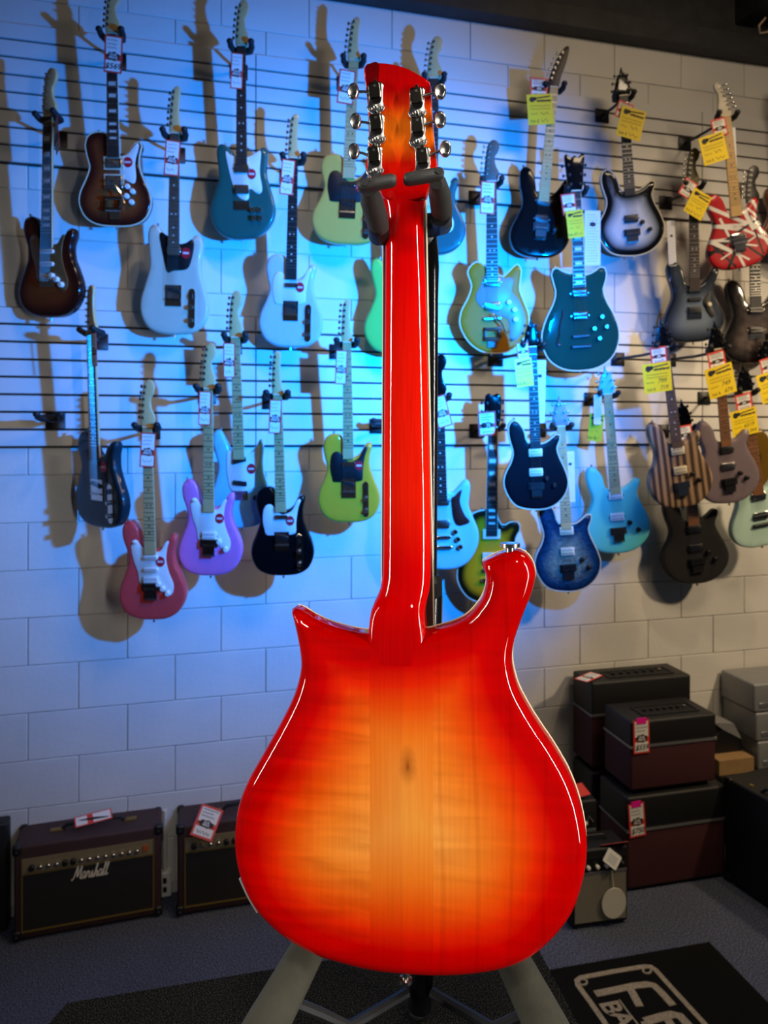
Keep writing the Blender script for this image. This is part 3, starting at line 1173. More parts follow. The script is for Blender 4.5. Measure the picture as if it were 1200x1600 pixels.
# its tags
q = on_face(956, 1407, mM1)
t = empty('round_tag', mM1 @ Matrix.Translation((q.x, -0.017, q.z)))
MB().cyl(0, 0, 0.056, -0.003, 0, 36, 0.0008, rz=0.065).build('disc', mat('cream_card', (205, 200, 182), 0.6), t)
MB().tube([(0, 0.0, 0.055), (-0.004, 0.004, 0.11), (-0.006, 0.006, 0.135)], 0.0018, 6).build('string', M_CREAMPL, t)
tag(t, 'round cream tag hanging in front of the silver ribbed grille', 'tag')
q = on_face(953, 1338, mM1)
t = empty('square_tag', mM1 @ Matrix.Translation((q.x, -0.02, q.z)) @ Matrix.Rotation(math.radians(-20), 4, 'X') @ Matrix.Rotation(math.radians(40), 4, 'Y'))
MB().bbox(-0.034, 0.034, -0.0015, 0, -0.03, 0.03, 0.006).build('card', M_TAGWHITE, t, smooth=0)
k = MB()
for i in range(4):
    ribbon(k, [(-0.02, 0.012 - 0.009 * i), (0.022, 0.012 - 0.009 * i)], 0.002, -0.0022)
k.build('print', M_FAINT, t, smooth=0)
tag(t, 'small white printed square tag on the miniature amplifier', 'tag')
q = on_face(963, 1323, mM1)
price_tag(mM1 @ Matrix.Translation((q.x, 0.02, q.z)) @ Matrix.Rotation(math.radians(55), 4, 'X') @ Matrix.Rotation(math.radians(70), 4, 'Y') @ Matrix.Rotation(PI, 4, 'Z'),
          'red backed tag leaning on top of the silver grille miniature amplifier', seed=65, plain=True, w=0.075, h=0.12)
price_tag(mM2 @ Matrix.Translation((wl_ * 0.62, 0.03, 0.487)) @ Matrix.Rotation(math.radians(-70), 4, 'X') @ Matrix.Rotation(math.radians(80), 4, 'Y') @ Matrix.Rotation(PI, 4, 'Z'),
          'red backed tag lying on the taller miniature amplifier', seed=66, plain=True, w=0.07, h=0.12)

# ------------------------------------------------------------------ guitars on the wall
BODY = {
    'strat': [(0, 0), (.07, .006), (.125, .035), (.158, .085), (.160, .135), (.138, .19), (.116, .235), (.110, .28), (.122, .325), (.118, .352), (.098, .352), (.075, .322), (.045, .298), (.0, .292),
              (-.035, .303), (-.045, .338), (-.058, .378), (-.083, .405), (-.114, .407), (-.135, .38), (-.133, .335), (-.113, .28), (-.112, .235), (-.132, .185), (-.155, .13), (-.158, .08), (-.13, .03), (-.07, .004)],
    'tele': [(0, 0), (.08, .006), (.135, .035), (.162, .09), (.157, .14), (.13, .2), (.112, .25), (.113, .30), (.124, .335), (.117, .354), (.09, .347), (.065, .312), (.04, .294), (.01, .292), (-.022, .33),
             (-.032, .382), (-.075, .394), (-.115, .378), (-.131, .338), (-.122, .285), (-.112, .245), (-.13, .195), (-.157, .14), (-.162, .09), (-.135, .035), (-.08, .006)],
    'offset': [(.03, 0), (.1, .012), (.15, .055), (.165, .11), (.150, .175), (.130, .235), (.124, .29), (.134, .35), (.128, .388), (.103, .400), (.072, .375), (.035, .345), (-.03, .355), (-.052, .395),
               (-.085, .432), (-.115, .43), (-.128, .39), (-.122, .32), (-.120, .265), (-.142, .195), (-.162, .13), (-.157, .07), (-.12, .02), (-.05, 0)],
    'toro': [(.0, 0), (.08, .012), (.14, .055), (.166, .11), (.160, .165), (.138, .225), (.122, .275), (.126, .33), (.128, .370), (.105, .385), (.075, .365), (.04, .345), (-.03, .345), (-.05, .365),
             (-.085, .392), (-.118, .392), (-.130, .36), (-.122, .30), (-.120, .245), (-.142, .185), (-.160, .125), (-.150, .065), (-.11, .02), (-.05, 0)],
    'mustang': [(.01, 0), (.08, .010), (.135, .05), (.152, .105), (.140, .165), (.118, .22), (.112, .275), (.118, .335), (.105, .372), (.085, .345), (.055, .318), (.03, .31), (-.03, .31), (-.06, .36),
                (-.09, .408), (-.12, .405), (-.130, .36), (-.116, .30), (-.108, .25), (-.128, .19), (-.15, .13), (-.148, .075), (-.11, .02), (-.05, 0)],
    'wolf': [(0, 0), (.087, .012), (.150, .06), (.175, .125), (.160, .19), (.130, .255), (.118, .30), (.135, .34), (.139, .362), (.118, .370), (.084, .346), (.05, .329), (-.02, .326), (-.046, .348), (-.056, .395),
             (-.08, .432), (-.105, .449), (-.132, .432), (-.140, .395), (-.132, .345), (-.118, .29), (-.132, .24), (-.160, .195), (-.174, .145), (-.158, .085), (-.105, .022)],
    'rev': [(x * .935, z * .935) for x, z in [(-.115, .417), (-.08, .456), (-.04, .445), (-.02, .41), (.02, .40), (.055, .38), (.087, .41), (.123, .442), (.143, .417), (.139, .361), (.135, .314), (.155, .258),
            (.18, .187), (.175, .115), (.135, .044), (.08, .008), (.01, 0), (-.055, .012), (-.115, .06), (-.155, .139), (-.15, .21), (-.115, .28), (-.098, .337), (-.112, .385)]],
    'lp': [(-.108, .36), (-.09, .405), (-.045, .42), (-.015, .42), (.022, .40), (.053, .352), (.095, .368), (.130, .366), (.140, .334), (.118, .29), (.128, .24), (.158, .17), (.160, .10), (.12, .035), (.06, .004),
           (0, 0), (-.06, .004), (-.12, .035), (-.160, .10), (-.158, .17), (-.128, .24), (-.104, .30)],
    'semi': [(-.118, .40), (-.125, .440), (-.105, .466), (-.070, .446), (-.03, .432), (.035, .425), (.075, .437), (.110, .458), (.132, .440), (.128, .395), (.114, .355), (.130, .30), (.160, .245), (.182, .178),
             (.178, .113), (.145, .05), (.08, .010), (.0, 0), (-.08, .010), (-.145, .05), (-.178, .113), (-.18, .178), (-.155, .245), (-.122, .305), (-.108, .355)],
    'super': [(0, 0), (.07, .006), (.125, .035), (.156, .085), (.156, .135), (.134, .19), (.114, .235), (.110, .28), (.126, .325), (.136, .358), (.128, .378), (.106, .374), (.08, .335), (.045, .298), (.0, .290),
              (-.035, .302), (-.045, .338), (-.060, .382), (-.088, .416), (-.118, .418), (-.136, .39), (-.130, .335), (-.112, .28), (-.110, .235), (-.130, .185), (-.155, .13), (-.158, .08), (-.13, .03), (-.07, .004)],
}
JOIN = {'strat': .305, 'tele': .315, 'offset': .345, 'toro': .335, 'mustang': .32, 'wolf': .335, 'rev': .35, 'lp': .335, 'semi': .40, 'super': .29}
HEAD = {
    'fender': ([(-.021, 0), (-.031, .03), (-.026, .10), (-.015, .165), (.004, .190), (.026, .186), (.036, .165), (.031, .138), (.017, .115), (.019, .08), (.034, .045), (.030, .02), (.021, 0)], .19, 'L'),
    'tele': ([(-.021, 0), (-.029, .03), (-.025, .10), (-.018, .160), (-.004, .183), (.012, .186), (.022, .172), (.018, .14), (.016, .09), (.022, .045), (.030, .024), (.021, 0)], .186, 'L'),
    'wolf': ([(-.021, 0), (-.040, .022), (-.038, .05), (-.028, .085), (-.020, .105), (-.013, .108), (-.006, .130), (.0, .145), (.004, .125), (.013, .112), (.022, .105), (.03, .085), (.038, .05), (.040, .022), (.021, 0)], .145, 'B'),
    'banana': ([(-.021, 0), (-.030, .025), (-.018, .08), (.010, .150), (.038, .190), (.055, .197), (.062, .180), (.052, .12), (.034, .06), (.028, .025), (.021, 0)], .197, 'L'),
    'reverse': ([(.021, 0), (.031, .03), (.012, .10), (-.008, .160), (-.030, .178), (-.042, .165), (-.040, .14), (-.03, .12), (-.030, .08), (-.036, .045), (-.030, .02), (-.021, 0)], .178, 'R'),
    'lp': ([(-.021, 0), (-.036, .028), (-.040, .08), (-.038, .135), (-.020, .150), (.0, .142), (.020, .150), (.038, .135), (.040, .08), (.036, .028), (.021, 0)], .15, 'B'),
    'crown': ([(-.021, 0), (-.034, .028), (-.040, .09), (-.046, .150), (-.038, .165), (-.015, .148), (.0, .158), (.015, .148), (.038, .165), (.046, .150), (.040, .09), (.034, .028), (.021, 0)], .165, 'B'),
}
GUARD = {
    'strat': [(-.035, .30), (-.068, .335), (-.092, .315), (-.082, .25), (-.062, .2), (-.056, .155), (-.03, .148), (.0, .146), (.045, .135), (.075, .105), (.098, .112), (.105, .15), (.084, .2), (.072, .25), (.078, .30), (.088, .328), (.072, .325), (.05, .292), (.025, .284)],
    'tele': [(-.03, .300), (-.055, .318), (-.085, .305), (-.095, .25), (-.085, .2), (-.078, .184), (-.02, .183), (.06, .186), (.074, .2), (.076, .24), (.088, .30), (.103, .335), (.085, .335), (.06, .295), (.035, .278), (.0, .274)],
    'offset': [(-.068, .400), (-.02, .385), (.02, .362), (.055, .365), (.085, .380), (.096, .36), (.085, .30), (.062, .262), (.0, .254), (-.03, .247), (-.047, .30)],
    'toro': [(-.082, .362), (-.05, .345), (.023, .340), (.06, .352), (.095, .366), (.09, .28), (.102, .207), (.081, .189), (.04, .21), (.03, .163), (-.02, .178), (-.052, .243)],
    'mustang': [(-.055, .325), (-.02, .32), (.03, .315), (.065, .32), (.1, .35), (.095, .28), (.075, .23), (.065, .17), (.03, .155), (-.04, .16), (-.06, .22), (-.062, .28)],
    'rev': [(x * .935, z * .935) for x, z in [(-.028, .393), (-.055, .337), (-.08, .282), (-.055, .235), (.016, .195), (.08, .163), (.09, .06), (.145, .10), (.158, .187), (.127, .266), (.095, .306), (.103, .373), (.05, .373)]],
    'revb': [(x * .935, z * .935) for x, z in [(.05, .352), (.052, .30), (.058, .255), (.075, .222), (.11, .222), (.138, .238), (.115, .27), (.098, .31), (.092, .345), (.102, .395), (.085, .385), (.066, .365)]],
    'corner': [(.045, .21), (.08, .255), (.09, .25), (.086, .2), (.105, .15), (.1, .125), (.082, .13), (.055, .175)],
    'thin': [(.03, .285), (.06, .30), (.10, .345), (.112, .335), (.095, .27), (.098, .21), (.085, .18), (.03, .215)],
}
M_MAPLE = mat('maple', (214, 178, 118), 0.35, coat=0.4, noise=0.06, nscale=15)
M_ROSE = mat('rosewood', (52, 36, 30), 0.5, noise=0.2, nscale=40)
M_EBONY = mat('ebony', (26, 24, 24), 0.45)
M_ROAST = mat('roasted_maple', (138, 92, 56), 0.45, noise=0.1, nscale=20)
M_LAUREL = mat('laurel', (96, 74, 56), 0.5, noise=0.15, nscale=40)
M_FRET = mat('fret_wire', (190, 188, 180), 0.3, 1.0)
M_DOT = mat('inlay_black', (25, 25, 25), 0.4)
M_PEARL = mat('inlay_pearl', (225, 222, 212), 0.3)
M_STRING = mat('steel_string', (170, 168, 162), 0.35, 1.0)
M_STICK = mat('sticker_red', (196, 30, 44), 0.4)
M_BPICK = mat('pickup_black', (20, 20, 21), 0.4)
FB = {'maple': M_MAPLE, 'rose': M_ROSE, 'ebony': M_EBONY, 'roast': M_ROAST, 'laurel': M_LAUREL}


def gloss(name, c, rough=0.3, coat=0.7):
    return mat('finish_' + name, c, rough, coat=coat, noise=0.02, nscale=8, spec=0.12)


def metal_fin(name, c):
    return mat('finish_' + name, c, 0.45, 0.2, coat=0.8, noise=0.03, nscale=200)


def wood_stripe(name):
    m = bpy.data.materials.new(name)
    m.use_nodes = True
    g = N(m)
    tc = g.new('ShaderNodeTexCoord')
    wv = g.new('ShaderNodeTexWave')
    wv.bands_direction = 'X'
    wv.inputs['Scale'].default_value = 8
    wv.inputs['Distortion'].default_value = 7
    wv.inputs['Detail'].default_value = 4
    wv.inputs['Detail Scale'].default_value = 0.6
    mp = g.new('ShaderNodeMapping')
    mp.inputs['Scale'].default_value = (1, 1, 0.12)
    g.link(tc.outputs['Object'], mp.inputs[0])
    g.link(mp.outputs[0], wv.inputs[0])
    c = g.ramp(wv.outputs['Fac'], [(0.1, lin((62, 46, 36))), (0.5, lin((118, 92, 70))), (0.9, lin((164, 134, 104)))])
    g.link(c, g.b.inputs['Base Color'])
    g.b.inputs['Roughness'].default_value = 0.5
    MATS[name] = m
    return m


def stripe_paint(name):
    """red lacquer under loose white and black tape stripes"""
    m = bpy.data.materials.new(name)
    m.use_nodes = True
    g = N(m)
    tc = g.new('ShaderNodeTexCoord')
    sp = g.new('ShaderNodeSeparateXYZ')
    g.link(tc.outputs['Object'], sp.inputs[0])
    col = lin((176, 22, 28))
    rng = random.Random(12)
    for i in range(26):
        ang = rng.choice((20, 35, 65, 110, 125, 150, 80, 50)) + rng.uniform(-8, 8)
        a, b = math.cos(math.radians(ang)), math.sin(math.radians(ang))
        cx, cz = rng.uniform(-.12, .12), rng.uniform(.03, .36)
        d = g.math('ADD', g.math('MULTIPLY', sp.outputs['X'], a), g.math('MULTIPLY', sp.outputs['Z'], b))
        d = g.math('ABSOLUTE', g.math('SUBTRACT', d, a * cx + b * cz))
        e = g.math('ADD', g.math('MULTIPLY', sp.outputs['X'], -b), g.math('MULTIPLY', sp.outputs['Z'], a))
        e = g.math('ABSOLUTE', g.math('SUBTRACT', e, -b * cx + a * cz))
        k = g.math('MULTIPLY', g.math('LESS_THAN', d, rng.uniform(.003, .011)), g.math('LESS_THAN', e, rng.uniform(.07, .18)))
        col = g.mix(k, col, lin((226, 222, 216)) if i % 3 else lin((18, 18, 20)))
    g.link(col, g.b.inputs['Base Color'])
    g.b.inputs['Roughness'].default_value = 0.35
    g.b.inputs['Coat Weight'].default_value = 0.5
    MATS[name] = m
    return m


def tuner_fn(mb):
    # post through the headstock, nut ring and side button (button towards -x)
    mb.cyl(0, 0, 0.0045, -0.012, 0.0, 8)
    mb.cyl(0, 0, 0.0065, -0.003, 0.0, 8)
    mb.tube([(0, 0.016, 0), (-0.018, 0.016, 0)], 0.0022, 6)
    mb.ball((-0.024, 0.016, 0), 0.006, 0.004, 0.008, 8, 6)


HANGER_N = [0]
GUITARS = []


def make_hanger(P, label, yaw=0.0):
    """wall plate, arm and rubber yoke holding a neck at world point P"""
    off = -P.y
    h = empty('guitar_hanger', Matrix.Translation((P.x, -0.021, P.z - 0.012)))
    MB().bbox(-0.04, 0.04, -0.006, 0.0, -0.038, 0.034, 0.004).build('wall_plate', M_BLACK, h)
    L = off - 0.021
    MB().tube([(0, -0.004, 0.0), (0, -L * .55, -0.004), (0, -L + 0.035, 0.0), (0, -L + 0.028, 0.012)], 0.0075, 8).build('arm', M_BLACK, h)
    y0 = 0.022
    yk_ = Matrix.Translation((0, -L, 0)) @ Matrix.Rotation(yaw, 4, 'Z')
    k = MB()
    k.tube([(-0.046, y0 - 0.052, 0.022), (-0.045, y0 - 0.03, 0.012), (-0.036, y0 - 0.004, 0.008), (0, y0 + 0.004, 0.008), (0.036, y0 - 0.004, 0.008), (0.045, y0 - 0.03, 0.012), (0.046, y0 - 0.052, 0.022)],
           [0.012, 0.014, 0.016, 0.017, 0.016, 0.014, 0.012], 10)
    k.build('yoke', M_RUBBER, h).matrix_local = yk_
    for s in (-1, 1):
        MB().ball((s * 0.046, y0 - 0.054, 0.024), 0.015, 0.013, 0.013, 10, 7).build('rubber_tip', M_RUBBER, h).matrix_local = yk_
    return tag(h, label, 'hanger', 'black wall hangers for guitars')


def guitar(nick, body, fin, bottom, tip, lab, head='fender', wood='maple', neckm=None, headm=None, guard=None, guardm=None, pk=(), bridge='hard', knobs=(), knobm=None,
           sticker=None, plate=False, yaw=None, wpx=None, off=0.05, lean=0.09, inlay='dots', roundr=0.012, binding=None, hang=True, tagpos=None, price='', yel=None, slip=None, tuners=True, extra=None):
    hp, hl, side = HEAD[head]
    zn = 0.79 if head not in ('wolf',) else 0.80
    L = zn + hl
    off += 0.055
    B = wp(bottom[0], bottom[1], off)
    T = wp(tip[0], tip[1], off + lean)
    z = (T - B)
    tipx = hp[max(range(len(hp)), key=lambda i: hp[i][1])][0]
    s = z.length / L
    z.normalize()
    y = Vector((0, 1, 0))
    y = (y - z * y.dot(z)).normalized()
    x = y.cross(z)
    bw_ = 1.0
    if yaw is None:                  # every hanger is swivelled to the left; find how far from the width seen
        best = (1e9, -22, 100)
        for dg in range(0, 63, 2):
            Rt = Matrix.Rotation(math.radians(-dg), 3, z)
            xx, yy = Rt @ x, Rt @ y
            us = []
            for bx_, bz_ in BODY[body]:
                for yl in (0.0, -0.042):
                    v = B + (xx * bx_ + yy * yl + z * bz_) * s - CAM
                    us.append(600 + FPX * v.dot(CR) / v.dot(CF))
            if wpx:
                e = abs((max(us) - min(us)) - wpx) + 0.9 * abs(dg - 14)
            else:
                e = abs(dg - 16)
            if e < best[0]:
                best = (e, -dg, max(us) - min(us))
        yaw = math.radians(best[1])
        if wpx:                      # bodies differ a little in width
            bw_ = min(1.06, max(0.84, wpx / best[2]))
    R0 = Matrix.Rotation(yaw * 0.35, 3, z)
    xt, yt = R0 @ x, R0 @ y           # tags hang nearly parallel to the wall
    R = Matrix.Rotation(yaw, 3, z)
    x, y = R @ x, R @ y
    mw = basis(B, x, y, z, s) @ Matrix.Diagonal((bw_, 1, 1, 1))
    t = empty('electric_guitar', mw)
    yf = -0.042                      # body front
    poly = smooth_outline(BODY[body], 120)
    bm_ = CACHE.get(('body', body, roundr))
    if bm_ is None:
        sb = slab(poly, yf, 0.0, roundr, 0.006, grid=0.022, steps=3)
        CACHE[('body', body, roundr)] = sb
        bm_ = sb
    sm = 60
    bo = bm_.build('body', fin, t, smooth=sm)
    if binding:
        P3 = [(p[0], yf + 0.006, p[1]) for p in poly[::2]]
        P3.append(P3[0])
        MB().tube(P3, 0.0035, 6, cap=False).build('binding', binding, bo)
    if guard:
        gp_ = smooth_outline(GUARD[guard], 60)
        key = ('guard', guard)
        if key not in CACHE:
            CACHE[key] = slab(gp_, yf - 0.0025, yf + 0.001, 0.001, 0, 0, 2)
        CACHE[key].build('pickguard', guardm, t, smooth=60)
    # neck
    ze = JOIN[body] - 0.03
    secs = []
    for i in range(9):
        q = i / 8
        zz_ = ze + (zn - ze) * q
        hw = 0.028 - 0.0065 * q
        ring = []
        for a in range(11):
            an = PI * a / 10
            ring.append((hw * math.cos(an), -0.047 + 0.020 * math.sin(an), zz_))
        secs.append(ring)
    k = ('neck', body, zn)
    if k not in CACHE:
        CACHE[k] = MB().loft(secs)
    nm = neckm or M_MAPLE
    CACHE[k].build('neck', nm, t, smooth=50)

    def fbf(mb):
        pts = [(-0.028, ze), (0.028, ze), (0.0215, zn), (-0.0215, zn)]
        mb.prism(pts, -0.0525, -0.0465, 0.0006)
    fb = part(('fb', body, zn), 'fretboard', fbf, FB[wood], t, smooth=0)

    def frf(mb):
        for i in range(1, 22):
            zz_ = zn - 0.648 * (1 - 2 ** (-i / 12.0))
            if zz_ < ze + 0.004:
                break
            hw = 0.028 - 0.0065 * (zz_ - ze) / (zn - ze)
            mb.box(-hw, hw, -0.0537, -0.0522, zz_ - 0.0011, zz_ + 0.0011)
    part(('fr', body, zn), 'frets', frf, M_FRET, fb, smooth=0)

    def inf(mb):
        for a, b_ in ((2, 3), (4, 5), (6, 7), (8, 9), (11, 12), (14, 15), (16, 17), (18, 19)):
            z1_ = zn - 0.648 * (1 - 2 ** (-a / 12.0))
            z2_ = zn - 0.648 * (1 - 2 ** (-b_ / 12.0))
            zz_ = (z1_ + z2_) / 2
            if z2_ < ze:
                break
            if inlay == 'blocks':
                hh = (z1_ - z2_) * 0.32
                mb.box(-0.016, 0.016, -0.0532, -0.0522, zz_ - hh, zz_ + hh)
            elif a == 11:
                mb.cyl(-0.01, zz_, 0.0036, -0.0532, -0.0522, 8)
                mb.cyl(0.01, zz_, 0.0036, -0.0532, -0.0522, 8)
            else:
                mb.cyl(0, zz_, 0.0038, -0.0532, -0.0522, 8)
    part(('in', body, zn, inlay), 'inlays', inf, M_DOT if wood in ('maple', 'roast') and inlay == 'dots' else M_PEARL, fb, smooth=0)
    if binding is not None and inlay == 'blocks' or nick == 'far left sunburst':
        k_ = MB()
        for s_ in (-1, 1):
            k_.tube([(s_ * 0.0285, -0.0495, ze), (s_ * 0.022, -0.0495, zn)], 0.0018, 5)
        k_.build('neck_binding', M_CREAMPL, fb)
    part(('nut', zn), 'nut', lambda mb: mb.box(-0.0215, 0.0215, -0.055, -0.046, zn - 0.002, zn + 0.003), M_CREAMPL, t, smooth=0)
    # headstock
    key = ('head', head, zn)
    if key not in CACHE:
        CACHE[key] = slab(smooth_outline([(a, b_ + zn - 0.004) for a, b_ in hp], 70), -0.046, -0.031, 0.003, 0.003, 0, 2)
    ho = CACHE[key].build('headstock', headm or nm, t, smooth=60)
    if tuners:
        tm = M_BLACK if headm is not None and headm.name in ('finish_black', 'finish_gloss_black') else M_NICKEL
        if side == 'L':
            for i in range(6):
                q = i / 5
                zz_ = 0.038 + 0.122 * q
                xl = np.interp(zz_, [p[1] for p in hp[:5]], [p[0] for p in hp[:5]])
                part('tuner', 'tuner', tuner_fn, tm, ho, loc=(xl + 0.011, -0.046, zn + zz_))
        elif side == 'R':
            for i in range(6):
                q = i / 5
                zz_ = 0.035 + 0.115 * q
                xl = np.interp(zz_, [p[1] for p in hp[:4]], [p[0] for p in hp[:4]])
                part('tuner', 'tuner', tuner_fn, tm, ho, loc=(xl - 0.011, -0.046, zn + zz_), rot=(0, PI, 0)).scale = (1, -1, 1)
        else:
            for i in range(3):
                for sd in (-1, 1):
                    zz_ = 0.030 + hl * 0.25 * i
                    xl = np.interp(zz_, [p[1] for p in hp[:5]], [p[0] for p in hp[:5]])
                    o = part('tuner', 'tuner', tuner_fn, tm, ho, loc=(sd * (abs(xl) - 0.012), -0.046, zn + zz_))
                    if sd > 0:
                        o.scale = (-1, 1, 1)
    # pickups
    for e in pk:
        zz_, kind, m_ = e[0] + (0.024 if body == 'wolf' else 0), e[1], e[2]
        an = e[3] if len(e) > 3 else 0.0
        if kind == 'sc':
            fn = lambda mb: mb.bbox(-0.036, 0.036, -0.010, 0.0, -0.009, 0.009, 0.0085)
        elif kind == 'lip':
            fn = lambda mb: mb.bbox(-0.034, 0.034, -0.008, 0.0, -0.010, 0.010, 0.004)
        elif kind == 'p90':
            fn = lambda mb: mb.bbox(-0.043, 0.043, -0.009, 0.0, -0.022, 0.022, 0.004)
        else:
            fn = lambda mb: mb.bbox(-0.036, 0.036, -0.009, 0.0, -0.019, 0.019, 0.003)
        o = part(('pk', kind), 'pickup', fn, m_, t, loc=(0, yf - 0.001, zz_), rot=(0, an, 0))
        if kind in ('hb', 'frame'):
            pm = M_NICKEL if m_ is not M_WHITEPL else M_CHROME

            def pol(mb):
                for i in range(6):
                    mb.cyl(-0.025 + 0.01 * i, 0.008, 0.0026, -0.0105, -0.008, 6)
                    mb.cyl(-0.025 + 0.01 * i, -0.008, 0.0026, -0.0105, -0.008, 6)
                for sd in (-1, 1):
                    mb.cyl(sd * 0.041, 0, 0.003, -0.006, 0, 6)
            part(('poles', kind), 'pole_pieces', pol, pm, o)
            if kind == 'frame':
                def frm(mb):
                    for q in ((-.045, .045, .021, .027), (-.045, .045, -.027, -.021), (-.045, -.038, -.021, .021), (.038, .045, -.021, .021)):
                        mb.box(q[0], q[1], -0.004, 0, q[2], q[3])
                part('pkframe', 'pickup_ring', frm, M_CREAMPL, o, smooth=0)
        elif kind == 'sc':
            def pol2(mb):
                for i in range(6):
                    mb.cyl(-0.025 + 0.01 * i, 0, 0.0025, -0.0115, -0.009, 6)
            part('poles1', 'pole_pieces', pol2, M_NICKEL, o)
    # bridge
    bz = zn - 0.648 - (0.034 if body == 'wolf' else 0)
    if bridge == 'tele':
        o = part('br_tele', 'bridge', lambda mb: mb.box(-0.038, 0.038, -0.003, 0.0, -0.03, 0.055), M_CHROME, t, loc=(0, yf, bz), smooth=0)
        part('br_tele_pk', 'bridge_pickup', lambda mb: mb.bbox(-0.035, 0.035, -0.009, 0, -0.009, 0.009, 0.008), M_BPICK, o, loc=(0, 0, 0.034), rot=(0, 0.22, 0))
        for i in range(3):
            part('br_barrel', 'saddle', lambda mb: mb.tube([(-0.011, -0.007, 0), (0.011, -0.007, 0)], 0.004, 8), M_NICKEL, o, loc=(-0.0235 + 0.0235 * i, 0, -0.004))
    elif bridge == 'floyd':
        fm_ = M_BLACK if extra != 'chrome' else M_CHROME

        def fl1(mb):
            mb.box(-0.042, 0.042, -0.010, 0, -0.016, 0.018).box(-0.028, 0.028, -0.014, 0, -0.048, -0.016)
            for i in range(6):
                mb.box(-0.0335 + 0.0112 * i, -0.0245 + 0.0112 * i, -0.018, -0.010, -0.014, 0.016)
        o = part('br_floyd', 'bridge', fl1, fm_, t, loc=(0, yf, bz), smooth=0)

        def fl2(mb):
            for i in range(6):
                mb.cyl(-0.029 + 0.0112 * i, -0.006, 0.003, -0.0195, -0.018, 6)
                mb.tube([(-0.025 + 0.01 * i, -0.012, -0.045), (-0.025 + 0.01 * i, -0.012, -0.056)], 0.0035, 6)
        part('br_floyd2', 'fine_tuners', fl2, M_NICKEL, o)
    elif bridge == 'bigsby':
        def tb(mb):
            mb.tube([(-0.034, -0.02, 0.0), (0.034, -0.02, 0.0)], 0.008, 10)
            mb.tube([(-0.036, -0.016, -0.045), (0.036, -0.016, -0.045)], 0.009, 10)
            mb.box(-0.036, -0.028, -0.018, 0, -0.05, 0.01).box(0.028, 0.036, -0.018, 0, -0.05, 0.01).box(-0.022, 0.022, -0.006, 0, -0.085, -0.05)
            mb.tube([(0.03, -0.02, -0.04), (0.055, -0.03, -0.02), (0.04, -0.035, 0.02), (0.0, -0.035, 0.07)], 0.004, 8)
        part('br_bigsby', 'vibrato_tailpiece', tb, M_CHROME, t, loc=(0, yf, bz - 0.03))
        part('br_tom', 'bridge', lambda mb: mb.bbox(-0.042, 0.042, -0.014, 0, -0.007, 0.007, 0.005), M_NICKEL, t, loc=(0, yf, bz + 0.02))
    elif bridge == 'tom':
        bm2 = M_BLACK if extra == 'black' else M_CHROME
        part('br_tom', 'bridge', lambda mb: mb.bbox(-0.042, 0.042, -0.014, 0, -0.007, 0.007, 0.005), bm2, t, loc=(0, yf, bz + 0.012))
        part('br_stop', 'tailpiece', lambda mb: mb.bbox(-0.048, 0.048, -0.016, 0, -0.007, 0.007, 0.006), bm2, t, loc=(0, yf, bz - 0.034))
    elif bridge == 'hard':
        def hd_(mb):
            mb.box(-0.038, 0.038, -0.004, 0, -0.022, 0.016)
            for i in range(6):
                mb.box(-0.0315 + 0.0112 * i, -0.0225 + 0.0112 * i, -0.009, -0.004, -0.012, 0.006)
        part('br_hard', 'bridge', hd_, M_CHROME, t, loc=(0, yf, bz), smooth=0)
    if plate:
        o = part('tplate', 'control_plate', lambda mb: mb.bbox(-0.016, 0.016, -0.0035, 0, -0.08, 0.08, 0.0155), M_CHROME, t, loc=(0.088, yf, 0.105))
        for zz_ in (0.005, -0.048):
            part('tknob', 'knob', lambda mb: mb.cyl(0, 0, 0.0095, -0.020, -0.003, 14, 0.002), M_NICKEL, o, loc=(0, 0, zz_))
        part('tsw', 'switch', lambda mb: mb.box(-0.004, 0.004, -0.014, -0.003, -0.006, 0.014), M_BLACK, o, loc=(0, 0, 0.045), smooth=0)
    if body == 'semi':               # f-shaped sound hole
        sh_ = MB()
        sh_.tube([(-0.080, yf, 0.275), (-0.078, yf, 0.262), (-0.088, yf, 0.235), (-0.098, yf, 0.20), (-0.100, yf, 0.165), (-0.112, yf, 0.135), (-0.110, yf, 0.118)], [.004, .005, .005, .005, .005, .005, .004], 8)
        sh_.ball((-0.104, yf, 0.120), .009, .003, .009, 10, 6)
        sh_.build('sound_hole', M_DOT, t)
    for (kx, kz) in knobs:
        part('gknob', 'knob', lambda mb: mb.cyl(0, 0, 0.0115, -0.017, 0, 14, 0.003), knobm or M_WHITEPL, t, loc=(kx, yf - 0.002, kz))
    if sticker:
        o = part('stick', 'sticker', lambda mb: mb.cyl(0, 0, 0.0215, -0.0012, 0, 24), M_STICK, t, loc=(sticker[0], yf - 0.0026, sticker[1]))
        part('stick2', 'sticker_print', lambda mb: mb.box(-0.014, 0.014, -0.0016, -0.001, -0.004, 0.004), mat('sticker_white', (225, 200, 205), 0.5), o, smooth=0)

    def strf(mb):
        for i in range(6):
            q = i - 2.5
            mb.tube([(q * 0.0098, -0.0575, bz), (q * 0.0072, -0.0562, zn)], 0.0006, 3, cap=False)
    part(('str', zn, body == 'wolf'), 'strings', strf, M_STRING, t)
    part('strapb', 'strap_button', lambda mb: mb.tube([(0, -0.021, 0.002), (0, -0.021, -0.008), (0, -0.021, -0.009), (0, -0.021, -0.012)], [0.004, 0.004, 0.007, 0.007], 8), M_NICKEL, t)
    hx, hz = max(BODY[body], key=lambda p: p[1])
    part(('strapt', body), 'strap_button', lambda mb: mb.tube([(hx, -0.021, hz - 0.003), (hx, -0.021, hz + 0.007), (hx, -0.021, hz + 0.0075), (hx, -0.021, hz + 0.010)], [0.004, 0.004, 0.007, 0.007], 8), M_NICKEL, t)
